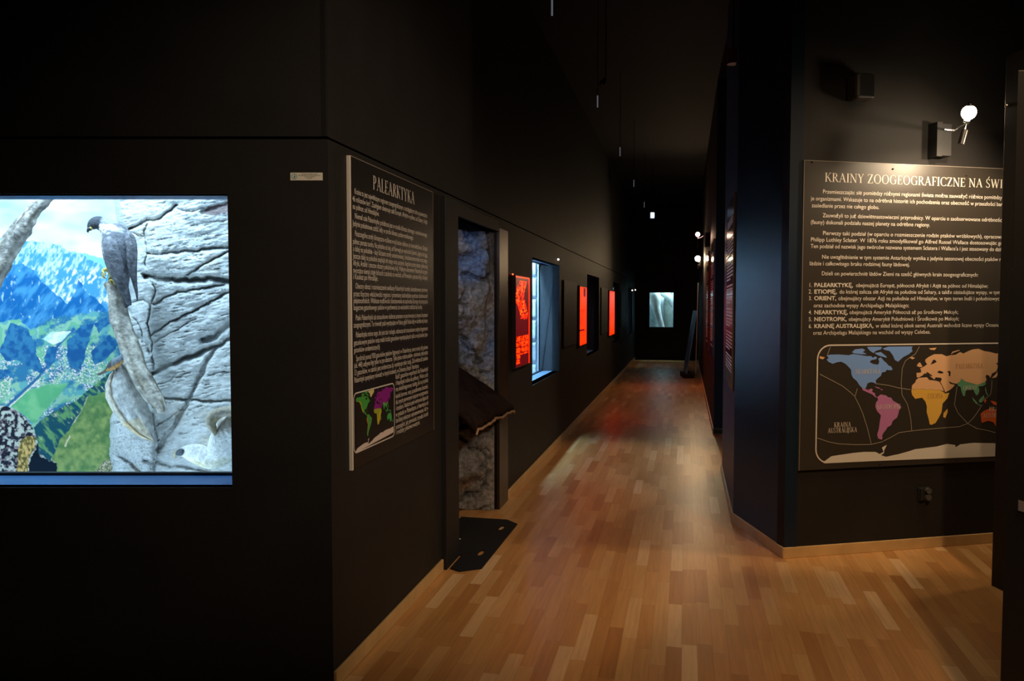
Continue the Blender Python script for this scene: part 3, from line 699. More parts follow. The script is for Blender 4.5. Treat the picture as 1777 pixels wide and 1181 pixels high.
# end display: two pale bent trunks
def etrunk(name, pts, rad, label, base, seed):
    b = MB(); pp = []; rr = []
    n = 8
    P_ = [Vector((p[0], p[1], p[2])) for p in pts]
    k = len(P_)
    for s in np.linspace(0, k-1, (k-1)*n+1):
        i = min(int(s), k-2); f = s-i; p0 = P_[max(i-1, 0)]; p1 = P_[i]; p2 = P_[i+1]; p3 = P_[min(i+2, k-1)]
        q = .5*(2*p1+(p2-p0)*f+(2*p0-5*p1+4*p2-p3)*f*f+(3*p1-p0-3*p2+p3)*f**3)
        pp.append(FE.w(q[0], q[1], q[2])); rr.append(rad[i]*(1-f)+rad[i+1]*f)
    b.tube(pp, rr, 20); o = b.build(name, M['wood_smooth'], smooth=True)
    V_ = np.array(o.data.vertices[0].co)
    N_ = len(o.data.vertices); co = np.empty(N_*3); o.data.vertices.foreach_get('co', co); co = co.reshape(-1, 3)
    kk = (.75+.5*fbm(co[:, 0]*60, co[:, 2]*25, 5, seed))[:, None]
    setcol(o.data, np.array(base)[None]*kk); return tag(o, label, 'branch')
def ez(v): return FE.pix(1148, v)[1]
def ex(u): return FE.pix(u, 540, -.4)[0]
etrunk('bent_trunk', [(ex(1127), .40, ez(498)), (ex(1136), .38, ez(515)), (ex(1139), .36, ez(533)), (ex(1144), .34, ez(551)), (ex(1150), .34, ez(570)), (ex(1154), .34, ez(584))], [.22, .17, .12, .085, .07, .07], 'pale bent trunk in front in the lit window on the end wall', (.72, .74, .68), 3)
etrunk('bent_trunk', [(ex(1143), .48, ez(500)), (ex(1153), .5, ez(508)), (ex(1162), .52, ez(518)), (ex(1166), .54, ez(530))], [.12, .12, .10, .06], 'short pale limb arching to the right in the end wall window', (.62, .66, .62), 5)
etrunk('bent_trunk', [(ex(1160), .62, ez(505)), (ex(1159), .60, ez(528)), (ex(1160), .60, ez(548)), (ex(1162), .60, ez(588))], [.10, .125, .14, .16], 'darker upright trunk at the right of the end wall window', (.24, .28, .25), 9)
etrunk('bent_trunk', [(ex(1128), .66, ez(528)), (ex(1133), .64, ez(545)), (ex(1136), .64, ez(588))], [.10, .13, .16], 'grey-green stump at the lower left of the end wall window', (.40, .50, .48), 12)

# ------------------------------------------------------------------ serif capitals for titles and map names
def glyphs():
    K, k = .135, .05
    G = {}
    def st(p, q, w_): # straight stroke with horizontal cut ends
        h_ = w_/2; return [(p[0]-h_, p[1]), (p[0]+h_, p[1]), (q[0]+h_, q[1]), (q[0]-h_, q[1])]
    def hb(x0, x1, y, w_=.045): return [(x0, y-w_/2), (x1, y-w_/2), (x1, y+w_/2), (x0, y+w_/2)]
    def sf(x, y, r=.13):
        d = .035 if y < .5 else -.035
        return [(x-r, y), (x+r, y), (x+r, y+d*.6), (x+K/2, y+d*2), (x-K/2, y+d*2), (x-r, y+d*.6)]
    def vs_(x, r=.13): return [st((x, 0), (x, 1), K), sf(x, 0, r), sf(x, 1, r)]
    def arc(cx_, cy_, rx, ry, a0, a1, n=18, tk=K, tn=k):
        out = []; prev = None
        for i in range(n+1):
            a = math.radians(a0+(a1-a0)*i/n); t = tn+(tk-tn)*abs(math.cos(a))**1.3
            o_ = (cx_+rx*math.cos(a), cy_+ry*math.sin(a)); i_ = (cx_+(rx-t)*math.cos(a), cy_+(ry-(tn+(tk-tn)*.0+.0))*math.sin(a)-(0 if 1 else 0))
            if prev: out.append([prev[0], o_, i_, prev[1]])
            prev = (o_, i_)
        return out
    G['I'] = (.32, vs_(.16)); G['L'] = (.60, vs_(.16)+[hb(.1, .56, .022), [(.50, 0), (.56, 0), (.585, .24), (.56, .24)]])
    G['E'] = (.62, vs_(.16)+[hb(.1, .55, .022), hb(.1, .53, .978), hb(.2, .45, .52), [(.50, 0), (.56, 0), (.59, .23), (.565, .23)], [(.49, 1), (.54, 1), (.555, .79), (.53, .79)], [(.43, .42), (.455, .42), (.455, .62), (.43, .62)]])
    G['F'] = (.58, vs_(.16)+[hb(.1, .53, .978), hb(.2, .45, .50), [(.49, 1), (.54, 1), (.555, .77), (.53, .77)], [(.43, .40), (.455, .40), (.455, .60), (.43, .60)]])
    G['T'] = (.66, [st((.33, 0), (.33, 1), K), sf(.33, 0), hb(.03, .63, .978), [(.03, 1), (.08, 1), (.045, .76), (.015, .76)], [(.58, 1), (.63, 1), (.645, .76), (.615, .76)]])
    G['A'] = (.78, [st((.11, 0), (.39, 1), k), st((.66, 0), (.37, 1.0), K), hb(.2, .56, .36), sf(.11, 0, .1), sf(.66, 0, .12)])
    G['N'] = (.82, [st((.15, 0), (.15, 1), k), st((.68, 0), (.68, 1), k), st((.68, 0), (.14, 1), K), sf(.15, 0, .11), sf(.68, 1, .11), sf(.1, 1, .08)])
    G['K'] = (.74, vs_(.16)+[st((.22, .45), (.58, 1), k), st((.64, 0), (.32, .57), K), sf(.58, 1, .11), sf(.66, 0, .11)])
    G['R'] = (.70, vs_(.16)+arc(.28, .745, .28, .255, -90, 90)+[hb(.2, .3, .977), hb(.2, .3, .51), st((.62, 0), (.33, .52), K), sf(.63, 0, .09)])
    G['P'] = (.60, vs_(.16)+arc(.28, .73, .28, .27, -90, 90)+[hb(.2, .3, .977), hb(.2, .3, .48)])
    G['Y'] = (.70, [st((.35, 0), (.35, .45), K), st((.36, .4), (.12, 1), K), st((.35, .4), (.59, 1), k), sf(.35, 0), sf(.12, 1, .11), sf(.59, 1, .09)])
    G['Z'] = (.66, [hb(.06, .58, .978), hb(.04, .6, .022), st((.12, 0.02), (.54, .98), K), [(.06, 1), (.11, 1), (.075, .77), (.045, .77)], [(.55, 0), (.60, 0), (.625, .24), (.60, .24)]])
    G['O'] = (.84, arc(.42, .5, .39, .52, 0, 360, 36))
    G['C'] = (.72, arc(.42, .5, .39, .52, 42, 318, 28)+[[(.66, .72), (.69, .72), (.69, 1.0), (.66, .95)], [(.66, .05), (.69, 0), (.69, .2), (.66, .18)]])
    G['G'] = (.80, arc(.42, .5, .39, .52, 42, 318, 28)+[[(.66, .72), (.69, .72), (.69, 1.0), (.66, .95)], st((.66, .04), (.66, .42), K), sf(.66, .44, .11)])
    G['S'] = (.54, arc(.27, .74, .21, .28, 35, 200, 14, .09)+arc(.27, .26, .23, .28, -150, 20, 14, .10)+[[(.06, .70), (.15, .66), (.50, .33), (.44, .22), (.38, .34), (.10, .58)], [(.42, .76), (.45, .76), (.46, .98), (.43, .95)], [(.05, .24), (.08, .24), (.07, .04), (.04, .02)]])
    G['W'] = (1.08, [st((.33, 0), (.12, 1), K), st((.33, 0), (.56, 1), k), st((.74, 0), (.52, 1), K), st((.74, 0), (.95, 1), k), sf(.12, 1, .1), sf(.53, 1, .1), sf(.95, 1, .09)])
    G['J'] = (.34, [st((.18, -.1), (.18, 1), K), sf(.18, 1), [(.25, -.1), (.11, -.1), (-.04, -.24), (.04, -.26)]])
    G['U'] = (.78, [st((.15, .3), (.15, 1), K), st((.64, .3), (.64, 1), k), sf(.15, 1, .12), sf(.64, 1, .1)]+arc(.375, .32, .29, .34, 180, 360, 16))
    G['Ś'] = (.54, G['S'][1]+[[(.26, 1.08), (.34, 1.10), (.44, 1.28), (.36, 1.28)]])
    G['Ę'] = G['E']; G[' '] = (.30, [])
    return G
GL = glyphs()
def serif(mb, text, x, z, h, y, width=None, sx=1.0, align='l', gap=.03):
    tot = sum(GL[c][0]+gap for c in text)*h
    if width: sx = width/tot
    x0 = x-(tot*sx/2 if align == 'c' else 0)
    for c in text:
        adv, polys = GL[c]
        for p in polys:
            n = len(mb.v); mb.v += [(x0+a*h*sx, y, z+b*h) for a, b in p]; mb.f.append(tuple(range(n, n+len(p))))
        x0 += (adv+gap)*h*sx
    return mb
# body text through the built-in font
_meas = {}
def fmesh(txt, bold=0.0):
    key = (txt, bold)
    if key in _meas: return _meas[key]
    cu = bpy.data.curves.new('t', 'FONT'); cu.body = txt; cu.size = 1; cu.resolution_u = 3; cu.offset = bold
    ob = bpy.data.objects.new('t', cu); COL.objects.link(ob)
    dg = bpy.context.evaluated_depsgraph_get(); dg.update()
    me = bpy.data.meshes.new_from_object(ob.evaluated_get(dg))
    n = len(me.vertices); co = np.empty(n*3, np.float32); me.vertices.foreach_get('co', co); co = co.reshape(-1, 3)
    fc = [tuple(p.vertices) for p in me.polygons]
    COL.objects.unlink(ob); bpy.data.objects.remove(ob); bpy.data.curves.remove(cu); bpy.data.meshes.remove(me)
    wdt = float(co[:, 0].max()) if n else 0.0
    _meas[key] = (co, fc, wdt); return _meas[key]
def put(mb, txt, x, z, size, sx, y, bold=0.0):
    co, fc, wd = fmesh(txt, bold)
    n = len(mb.v); mb.v += [(x+float(c[0])*size*sx, y, z+float(c[1])*size) for c in co]; mb.f += [tuple(i+n for i in f) for f in fc]
    return wd*size*sx
def line(mb, txt, x0, x1, z, size, y, justify=None, bold=.0, sx=None):
    """text from x0 stretched to x1; with sx given the words are spread instead"""
    if sx is None:
        _, _, wd = fmesh(txt, bold); sx_ = (x1-x0)/(wd*size)
        put(mb, txt, x0, z, size, sx_, y, bold); return sx_
    words = txt.split(); ws = [fmesh(w_, bold)[2]*size*sx for w_ in words]; g = (x1-x0-sum(ws))/max(1, len(words)-1)
    if g < size*.12*sx:
        k = (x1-x0)/(sum(ws)+size*.22*sx*(len(words)-1)); sx = sx*k; ws = [a*k for a in ws]; g = size*.22*sx
    g = min(g, size*1.2)
    for w_, wd in zip(words, ws):
        put(mb, w_, x0, z, size, sx, y, bold); x0 += wd+g
def ribbon(mb, pts, w_, y):
    n = len(pts); base = len(mb.v)
    for i, p in enumerate(pts):
        a = pts[max(i-1, 0)]; b_ = pts[min(i+1, n-1)]; dx, dz = b_[0]-a[0], b_[1]-a[1]; l = math.hypot(dx, dz) or 1
        mb.v.append((p[0]-dz/l*w_/2, y, p[1]+dx/l*w_/2)); mb.v.append((p[0]+dz/l*w_/2, y, p[1]-dx/l*w_/2))
    for i in range(n-1): mb.f.append((base+2*i, base+2*i+1, base+2*i+3, base+2*i+2))
def rrect(x0, x1, z0, z1, r, n=7):
    out = []
    for cx_, cz_, a0 in ((x1-r, z1-r, 0), (x0+r, z1-r, 90), (x0+r, z0+r, 180), (x1-r, z0+r, 270)):
        for i in range(n+1):
            a = math.radians(a0+90*i/n); out.append((cx_+r*math.cos(a), cz_+r*math.sin(a)))
    return out+[out[0]]

# ---- world map outlines, traced once (zoom coordinates), shared by both boards
O8 = 859
def B8(*p): return [(x+O8, y) for x, y in p]
MAP = {
 'nearctic': [[(185, 145), (215, 135), (300, 133), (390, 140), (430, 128), (500, 138), (560, 148), (600, 148), (615, 165), (640, 150), (655, 165), (640, 178), (600, 185), (585, 205), (620, 222), (665, 228), (675, 200), (665, 172), (690, 160), (720, 195), (740, 210), (760, 235), (785, 245), (800, 275), (770, 280), (745, 275), (730, 295), (700, 300), (690, 330), (660, 355), (640, 375), (648, 412), (625, 395), (600, 390), (565, 400), (555, 430), (545, 450), (515, 445), (490, 420), (465, 380), (430, 350), (415, 320), (412, 275), (390, 250), (360, 220), (320, 200), (280, 205), (240, 220), (200, 200), (185, 180), (205, 165)],
   [(420, 112), (450, 85), (520, 78), (545, 95), (520, 110), (560, 130), (500, 130), (440, 122)], [(560, 65), (600, 60), (700, 62), (690, 85), (640, 100), (620, 120), (590, 100), (575, 85)], [(630, 120), (690, 110), (740, 150), (745, 165), (700, 152), (660, 140)],
   [(705, 78), (760, 60), (985, 58), (975, 80), (985, 100), (950, 130), (900, 155), (860, 190), (850, 200), (820, 185), (800, 140), (770, 100), (730, 92)]],
 'neotropic': [[(515, 445), (545, 452), (570, 465), (600, 450), (615, 460), (605, 480), (630, 490), (640, 520), (655, 532), (640, 532), (610, 505), (565, 485), (520, 465)],
   [(655, 530), (690, 505), (740, 515), (755, 530), (785, 535), (805, 565), (850, 590), (880, 620), (860, 650), (850, 690), (840, 720), (800, 750), (785, 790), (750, 810), (740, 830), (715, 860), (700, 890), (705, 915), (695, 925), (665, 915), (655, 880), (670, 830), (680, 760), (690, 700), (655, 660), (638, 620), (645, 580), (665, 555)],
   [(630, 430), (670, 440), (690, 455), (650, 444)], [(690, 453), (712, 462), (690, 466)]],
 'palearctic': [B8((160, 370), (185, 350), (260, 345), (280, 370), (330, 375), (372, 385), (390, 410), (428, 478), (400, 470), (380, 462), (340, 465), (300, 455), (260, 462), (220, 450), (140, 458), (118, 455), (122, 420), (150, 395)),
   B8((165, 345), (163, 305), (205, 300), (205, 275), (195, 265), (235, 245), (262, 225), (245, 200), (245, 180), (280, 155), (330, 130), (400, 130), (440, 150), (480, 140), (530, 135), (570, 110), (600, 125), (650, 100), (690, 85), (740, 80), (790, 100), (850, 110), (905, 125), (950, 115), (1040, 130), (1090, 150), (1060, 180), (1010, 190), (1000, 240), (960, 200), (900, 215), (925, 235), (905, 290), (865, 310), (850, 350), (840, 330), (815, 320), (805, 335), (815, 370), (800, 390), (770, 400), (730, 415), (680, 400), (620, 385), (580, 355), (565, 385), (535, 405), (500, 400), (460, 380), (475, 405), (520, 415), (500, 440), (470, 465), (430, 485), (410, 440), (385, 390), (400, 365), (390, 350), (340, 345), (330, 365), (300, 345), (270, 310), (235, 310), (215, 330), (185, 345)),
   B8((180, 215), (195, 205), (215, 240), (215, 250), (190, 250), (165, 240)), B8((95, 160), (120, 155), (150, 165), (125, 178)), B8((280, 75), (350, 70), (330, 92), (290, 88)), B8((485, 130), (500, 105), (560, 90), (565, 97), (510, 115)), B8((920, 290), (928, 310), (900, 347), (865, 352), (900, 320)), [(120, 148), (168, 160), (150, 178), (120, 170)]],
 'ethiopian': [B8((118, 457), (140, 460), (220, 452), (260, 464), (300, 457), (340, 467), (380, 464), (410, 482), (430, 497), (468, 489), (450, 540), (405, 590), (395, 670), (370, 720), (340, 770), (300, 788), (285, 780), (275, 730), (258, 670), (260, 620), (245, 570), (215, 535), (150, 545), (122, 510), (115, 480)), B8((450, 640), (452, 670), (430, 725), (412, 715), (415, 680))],
 'oriental': [B8((540, 405), (565, 387), (580, 357), (620, 387), (680, 402), (730, 417), (770, 402), (808, 390), (805, 415), (775, 428), (738, 430), (748, 470), (738, 500), (720, 515), (705, 490), (690, 455), (665, 460), (640, 450), (620, 475), (612, 520), (598, 520), (582, 480), (572, 435), (550, 425)), B8((680, 530), (700, 550), (735, 590), (720, 595), (690, 560)), B8((745, 560), (790, 515), (795, 540), (775, 575), (750, 580)), B8((725, 595), (765, 605), (755, 612)), B8((805, 430), (815, 480), (830, 515), (815, 510), (802, 465))],
 'australian': [B8((760, 690), (790, 660), (835, 640), (860, 625), (880, 645), (920, 640), (940, 625), (960, 670), (990, 720), (985, 780), (950, 820), (915, 825), (905, 805), (880, 765), (830, 750), (770, 770)), B8((850, 562), (890, 570), (930, 590), (965, 620), (920, 612), (880, 600)), B8((790, 560), (805, 545), (815, 560), (800, 590)), B8((1050, 790), (1060, 820), (1035, 850), (1030, 840))],
 'antarctic': [[(150, 1138), (230, 1080), (330, 1065), (430, 1050), (530, 1040), (640, 1040), (680, 1060), (715, 1040), (700, 1000), (745, 975), (722, 1020), (718, 1050), (690, 1070), (740, 1085), (810, 1070), (860, 1060), (966, 1030), (1009, 1015), (1209, 990), (1309, 965), (1379, 975), (1389, 997), (1429, 970), (1559, 955), (1769, 960), (1940, 950), (1940, 1072), (1769, 1080), (859, 1115), (300, 1138), (170, 1146)]],
 'sea': [B8((355, 300), (370, 283), (400, 290), (415, 305), (385, 310)), B8((450, 290), (470, 285), (480, 300), (475, 335), (462, 330), (465, 310)), B8((300, 215), (315, 185), (330, 180), (350, 200), (325, 215), (290, 225)), B8((250, 300), (262, 296), (310, 330), (300, 336)), B8((385, 392), (392, 400), (426, 474), (420, 480))]}
BORD = [[(120, 315), (230, 372), (330, 425), (400, 480), (445, 522), (485, 600), (520, 680), (562, 810), (600, 965)], [(470, 450), (450, 520)], [(220, 60), (190, 140)],
 [(98, 910), (200, 945), (300, 965), (450, 972), (600, 970), (700, 945), (780, 905), (860, 860), (966, 845), (1159, 825), (1419, 805), (1499, 775), (1540, 735), (1579, 685), (1634, 600)], [(650, 405), (760, 420), (860, 445), (966, 460)],
 B8((190, 60), (150, 130), (60, 190), (30, 260), (20, 400), (28, 510), (75, 590), (95, 660), (110, 740), (118, 845)), B8((540, 430), (530, 500), (515, 600), (550, 680), (640, 775), (720, 820), (830, 842), (910, 865), (1060, 900)), B8((865, 370), (862, 450), (850, 510), (800, 545))]

# ------------------------------------------------------------------ board on the right wall
xl, zt = FG.pix(1397, 275); _, zb = FG.pix(1380, 816); xl = (xl+FG.pix(1380, 816)[0])/2; zt = 2.41; zb = .54
BW = 2.44
kb = thing('info_board', 'large glossy black information board headed KRAINY ZOOGEOGRAFICZNE on the right wall', 'information board', FG.w(xl, -.001, 0), FG.rot)
box_obj('backing', (0, BW, -.016, 0, zb, zt), M['board'], kb, bevel=.001)
for nm, bx in (('edge_strip', (-.003, .001, -.018, 0, zb, zt)), ('edge_strip', (0, BW, -.018, 0, zt-.001, zt+.003))): box_obj(nm, bx, M['dimedge'], kb)
for px_ in ((1407, 282), (1546, 294), (1673, 305), (1524, 803), (1656, 796)):
    x_, z_ = FG.pix(*px_); ball(MB(), (x_-xl, -.017, z_), .006, 8).build('screw', M['black'], kb)
FGo = Frame((FG.w(0, -.018, 0)[0], FG.w(0, -.018, 0)[1]), FG.e)
def gp(u, v): x_, z_ = FGo.pix(u, v); return x_-xl, z_
YT = -.0175
tb = MB(); x0, z0 = gp(1431, 315); x1, _ = gp(1743, 336); zt2 = gp(1431, 300)[1]
tt_ = 'KRAINY ZOOGEOGRAFICZNE NA ŚWIE'
tsx = (x1-x0+.028)/(sum(GL[c][0]+.03 for c in tt_)*.054); xe = x0
for w_ in 'KRAINY ZOOGEOGRAFICZNE NA ŚWIECIE'.split():
    serif(MB(), '', 0, 0, 1, 0) if 0 else None
    tb = MB(); serif(tb, w_, xe, z0, .054, YT, sx=tsx); tb.build('title_word', M['ivory'], kb)
    xe += sum(GL[c][0]+.03 for c in w_+' ')*.054*tsx
LN = [(427.5, 335.4, 1739, 'Przemieszczając się pomiędzy różnymi regionami świata można zauważyć różnice pomiędzy', 'zamieszkującymi'),
 (1407, 347.2, 1748, 'je organizmami. Wskazuje to na odrębną historię ich pochodzenia oraz obecność w przeszłości barier', 'utrudniających'),
 (1408.5, 359.3, 1525.4, 'zasiedlanie przez nie całego globu.', ''),
 (1427.5, 376.6, 1740, 'Zauważyli to już dziewiętnastowieczni przyrodnicy. W oparciu o zaobserwowane odrębności', 'zwierząt'),
 (1406.5, 388.2, 1613.5, '(fauny) dokonali podziału naszej planety na odrębne regiony.', ''),
 (1427.5, 407.4, 1742, 'Pierwszy taki podział (w oparciu o rozmieszczenie rodzin ptaków wróblowych), opracował', 'w 1858 roku'),
 (1406.5, 418.5, 1740, 'Philipp Luthley Sclater. W 1876 roku zmodyfikował go Alfred Russel Wallace dostosowując go', 'do innych'),
 (1406.5, 430, 1741, 'Ten podział od nazwisk jego twórców nazwano systemem Sclatera i Wallace\'a i jest stosowany do dziś.', ''),
 (1426, 448.6, 1741, 'Nie uwzględnienie w tym systemie Antarktydy wynika z jedynie sezonowej obecności ptaków na', 'tym'),
 (1404.5, 460, 1578.5, 'lądzie i całkowitego braku rodzimej fauny lądowej.', ''),
 (1425.5, 477.4, 1697, 'Dzieli on powierzchnię lądów Ziemi na sześć głównych krain zoogeograficznych:', '')]
LN[0] = (1427.5,)+LN[0][1:]
tb = MB(); SZ = .0345
for (u0, v0, u1, t_, ext) in LN:
    xa, za = gp(u0, v0); xb, _ = gp(u1, v0)
    s_ = line(tb, t_, xa, xb, za, SZ, YT, bold=.004)
    if ext: put(tb, ext, xb+.02, za, SZ, s_, YT, .004)
BL_ = [(497.5, '1.', 'PALEARKTYKĘ,', 'obejmującą Europę, północną Afrykę i Azję na północ od Himalajów;', 1480, 1485, 1714),
 (509, '2.', 'ETIOPIĘ,', 'do której zalicza się Afrykę na południe od Sahary, a także sąsiadujące wyspy, w tym Madagaskar;', 1452, 1456.5, 1775),
 (520.5, '3.', 'ORIENT,', 'obejmujący obszar Azji na południe od Himalajów, w tym teren Indii i południowych Chin', 1451, 1454.5, 1755),
 (533, '', '', 'oraz zachodnie wyspy Archipelagu Malajskiego;', 1411, 1411.5, 1577),
 (545, '4.', 'NEARKTYKĘ,', 'obejmującą Amerykę Północną aż po środkowy Meksyk;', 1471, 1474, 1662.5),
 (557, '5.', 'NEOTROPIK,', 'obejmujący Amerykę Południową i Środkową po Meksyk;', 1469, 1472.5, 1664),
 (569, '6.', 'KRAINĘ AUSTRALIJSKĄ,', 'w skład której obok samej Australii wchodzą liczne wyspy Oceanu Spokojnego', 1515.5, 1519.5, 1772),
 (580.5, '', '', 'oraz Archipelagu Malajskiego na wschód od wyspy Celebes.', 1410, 1410.5, 1614.5)]
for v0, n_, bt, rt, ub, u0, u1 in BL_:
    if n_:
        xa, za = gp(1403, v0); line(tb, n_, xa, gp(1408.5, v0)[0], za, SZ, YT, bold=.004)
        xa2, _ = gp(1412.5, v0); line(tb, bt, xa2, gp(ub, v0)[0], za, SZ, YT, bold=.022)
    else: za = gp(1410, v0)[1]
    line(tb, rt, gp(u0, v0)[0], gp(u1, v0)[0], za, SZ, YT, bold=.004)
tb.build('body_text', M['ivory'], kb)
def zA(p): return gp(1400+p[0]/5.367, 590+p[1]/5.367)
wm = thing('tmp', 'x', 'x'); bpy.data.objects.remove(wm)
mp_col = {'nearctic': (.20, .38, .86), 'neotropic': (.50, .19, .42), 'palearctic': (.78, .46, .24), 'ethiopian': (.78, .46, .08), 'oriental': (.13, .36, .20), 'australian': (.72, .13, .03), 'antarctic': (.72, .68, .60), 'sea': (.026, .023, .021)}
wmap = MB().prism([(a, b_) for a, b_ in [gp(1421, 606), gp(1421, 796)]]+[(BW-.12, gp(1421, 796)[1]), (BW-.12, gp(1421, 606)[1])], YT+.001, YT+.0014).build('world_map', M['board'], kb)
for nm, pls in MAP.items():
    mm = mat('map_'+nm, mp_col[nm], .45)
    for pl in pls: MB().prism([zA(p) for p in pl], YT-(.0012 if nm == 'sea' else .0006), YT+.0008).build('map_sea' if nm == 'sea' else 'map_region', mm, wmap, tri=True)
bdm = mat('map_boundary', (.30, .26, .20), .5)
for pl in BORD:
    b = MB(); ribbon(b, [zA(p) for p in pl], .0045, YT-.0002); b.build('boundary_line', bdm, wmap)
b = MB(); fx0, fz1 = gp(1419, 599); _, fz0 = gp(1419, 803)
ribbon(b, rrect(fx0, BW-.10, fz0, fz1, .085), .0085, YT-.0003); b.build('map_border', M['ivory'], wmap)
lm1 = mat('map_light_print', (.66, .58, .50), .5); lm2 = mat('map_brown_print', (.40, .22, .10), .5)
for t_, u0, u1, v0, h_, lm in (('NEARKTYKA', 1484, 1528, 649, .03, lm1), ('NEOTROPIK', 1521, 1563, 710, .03, lm1), ('KRAINA', 1447, 1476.5, 741, .03, lm1), ('AUSTRALIJSKA', 1436, 1487, 751, .03, lm1),
                              ('ORIENT', 1671, 1695, 676.5, .028, lm1), ('KRAINA', 1716, 1745, 713.5, .03, lm1), ('AUSTRALIJSKA', 1705, 1756, 724.5, .03, lm1), ('PALEARKTYKA', 1658, 1705, 639, .03, lm2), ('ETIOPIA', 1609, 1636, 691, .03, lm2)):
    xa, za = gp(u0, v0); xb, _ = gp(u1, v0); b = MB(); serif(b, t_, xa, za, h_, YT-.0016, width=xb-xa); b.build('map_lettering', lm, wmap)

# ------------------------------------------------------------------ board on the left wall
px0, pz1 = FB.pix(602, 267); px1, _ = FB.pix(747, 332); pz0 = .852; pz1 = 2.165; PWD = px1-px0
pb = thing('info_board', 'tall black information board headed PALEARKTYKA with a small world map', 'information board', FB.w(px0, -.001, 0), FB.rot)
box_obj('backing', (0, PWD, -.012, 0, pz0, pz1), M['board_left'], pb)
box_obj('edge_strip', (-.008, .004, -.014, .0, pz0, pz1), M['edge'], pb)
box_obj('edge_strip', (PWD, PWD+.004, -.013, 0, pz0, pz1), M['dimedge'], pb)
box_obj('edge_strip', (0.005, PWD, -.013, 0, pz1-.001, pz1+.003), M['dimedge'], pb)
FBo = Frame((FB.w(0, -.014, 0)[0], FB.w(0, -.014, 0)[1]), FB.e)
def lp(u, v): x_, z_ = FBo.pix(u, v); return x_-px0, z_
YL = -.0135
tb = MB(); xa, za = lp(647, 328); xb, _ = lp(719.5, 352); serif(tb, 'PALEARKTYKA', xa, za, .062, YL, width=xb-xa)
tb.build('title_text', M['ivory'], pb)
XR = lp(741.8, 500)[0]; XL = lp(613, 500)[0]; XI = lp(616.5, 500)[0]; XC = lp(686.5, 700)[0]
LT = [(336.2, 1, 1, 'Kraina ta jest największym regionem zoogeograficznym, rozciągającym się na powierzchni'), (348.9, 0, 1, '46 milionów km². Zasięgiem obejmuje całą Europę, Afrykę w północ od Sahary i Azję'), (362.2, 0, .30, 'na północ od Himalajów.'),
 (378.7, 1, 1, 'Niemal cała Palearktyka położona jest w strefie klimatu zimnego i umiarkowanego.'), (391.5, 0, .77, 'Jedynie południowa część leży w strefie klimatu podzwrotnikowego.'),
 (409.2, 1, 1, 'Poszczególne strefy klimatyczno-roślinne w tej krainie ułożone są równoleżnikowo. Skrajną'), (422.6, 0, 1, 'północ porasta tundra. Na południe od niej, od Norwegii po wschodnią Syberię, ciągnie się tajga,'), (435.3, 0, 1, 'a dalej na południe - lasy liściaste strefy umiarkowanej, śródziemnomorskie oraz stepy.'),
 (448.0, 0, 1, 'Jeszcze dalej na południe znajdują się stepy oraz pustynie, biegnące przez obszar północnej'), (460.3, 0, 1, 'Afryki, Arabię i znaczne obszary południowej Azji. Ważnym elementem Palearktyki są góry'), (473, 0, 1, 'tworzące niemal ciągły łańcuch z zachodu na wschód, od Pirenejów, poprzez Alpy, Karpaty'), (483.8, 0, .28, 'i Kaukaz po Himalaje.'),
 (500.3, 1, 1, 'Obecny obraz i rozmieszczenie awifauny Palearktyki zostały ukształtowane zarówno'), (513.7, 0, 1, 'przez fizyczne właściwości regionu i przemiany zachodzące podczas zlodowaceń'), (525.7, 0, 1, 'plejstoceńskich. Większe możliwości dostosowania na zachodzie Europy są przyczyną'), (537.8, 0, .91, 'bogactwa gatunkowego ptaków w porównaniu ze wschodnią częścią tej krainy.'),
 (555.6, 1, 1, 'Ptaki Palearktyki są stosunkowo dobrze poznane w porównaniu z innymi krainami'), (568.3, 0, 1, 'zoogeograficznymi. To również ptaki występujące w Polsce, gdyż Polska leży w obrębie tej krainy.'),
 (585.4, 1, 1, 'Palearktyka mimo tego, że jest tak rozległa, odznacza się stosunkowo małym bogactwem'), (599.2, 0, 1, 'gatunkowym ptaków oraz małą liczbą gatunków występujących tylko w tej krainie (tzw.'), (611.9, 0, .30, 'gatunków endemicznych).'),
 (626.5, 1, 1, 'Spośród ponad 930 gatunków ptaków lęgowych w Palearktyce, nieco mniej niż połowa'), (639, 0, 1, '(ok. 440) odbywa lęgi tylko na tym obszarze. Tylko jedna rodzina ptaków - płochacze, obejmująca'), (651.8, 0, 1, '13 gatunków, w całości jest endemiczna (tj. występuje tylko tutaj). Zaś większość ptaków'), (664.5, 0, .85, 'Palearktyki spotykamy również w innych krainach, w Orientcie, Etiopii i Nearktyce.')]
RC = [(656.7, 0, 1, 'Ilość gatunków wspólnych dla Palearktyki'), (668.4, 0, 1, 'i Nearktyki rośnie ku północy. Wiele z nich'), (679, 0, 1, 'ma okołobiegunowy zasięg, jak na przykład'), (690.8, 0, 1, 'kuraki borowe, nury, pustułkowate, łuszczaki,'), (701.5, 0, 1, 'dla innych pierwotnym miejscem występowania'),
 (712.2, 0, 1, 'i lotnikami. Niektóre ptaki wędrowne lęgną się'), (723, 0, 1, 'w gniazda w Palearktyce, a Nearktyce są'), (733.6, 0, 1, 'bardziej nielicznie reprezentowane, niż w'), (744.4, 0, 1, 'pozostałych, jak: pierwoszki, trznadle, kruczki'), (754, 0, .72, 'i rodziny piskowcowatych.')]
tb = MB(); SL = .0335
for v0, ind, fr_, t_ in LT:
    xa = XI if ind else XL; _, za = lp(616.5 if ind else 613, v0)
    line(tb, t_, xa, XL+(XR-XL)*fr_, za, SL, YL, bold=.006)
for v0, ind, fr_, t_ in RC:
    _, za = lp(687 if v0 > 660 else 689, v0); line(tb, t_, XC, XC+(XR-XC)*fr_, za, SL, YL, bold=.006)
tb.build('body_text', M['ivory'], pb)
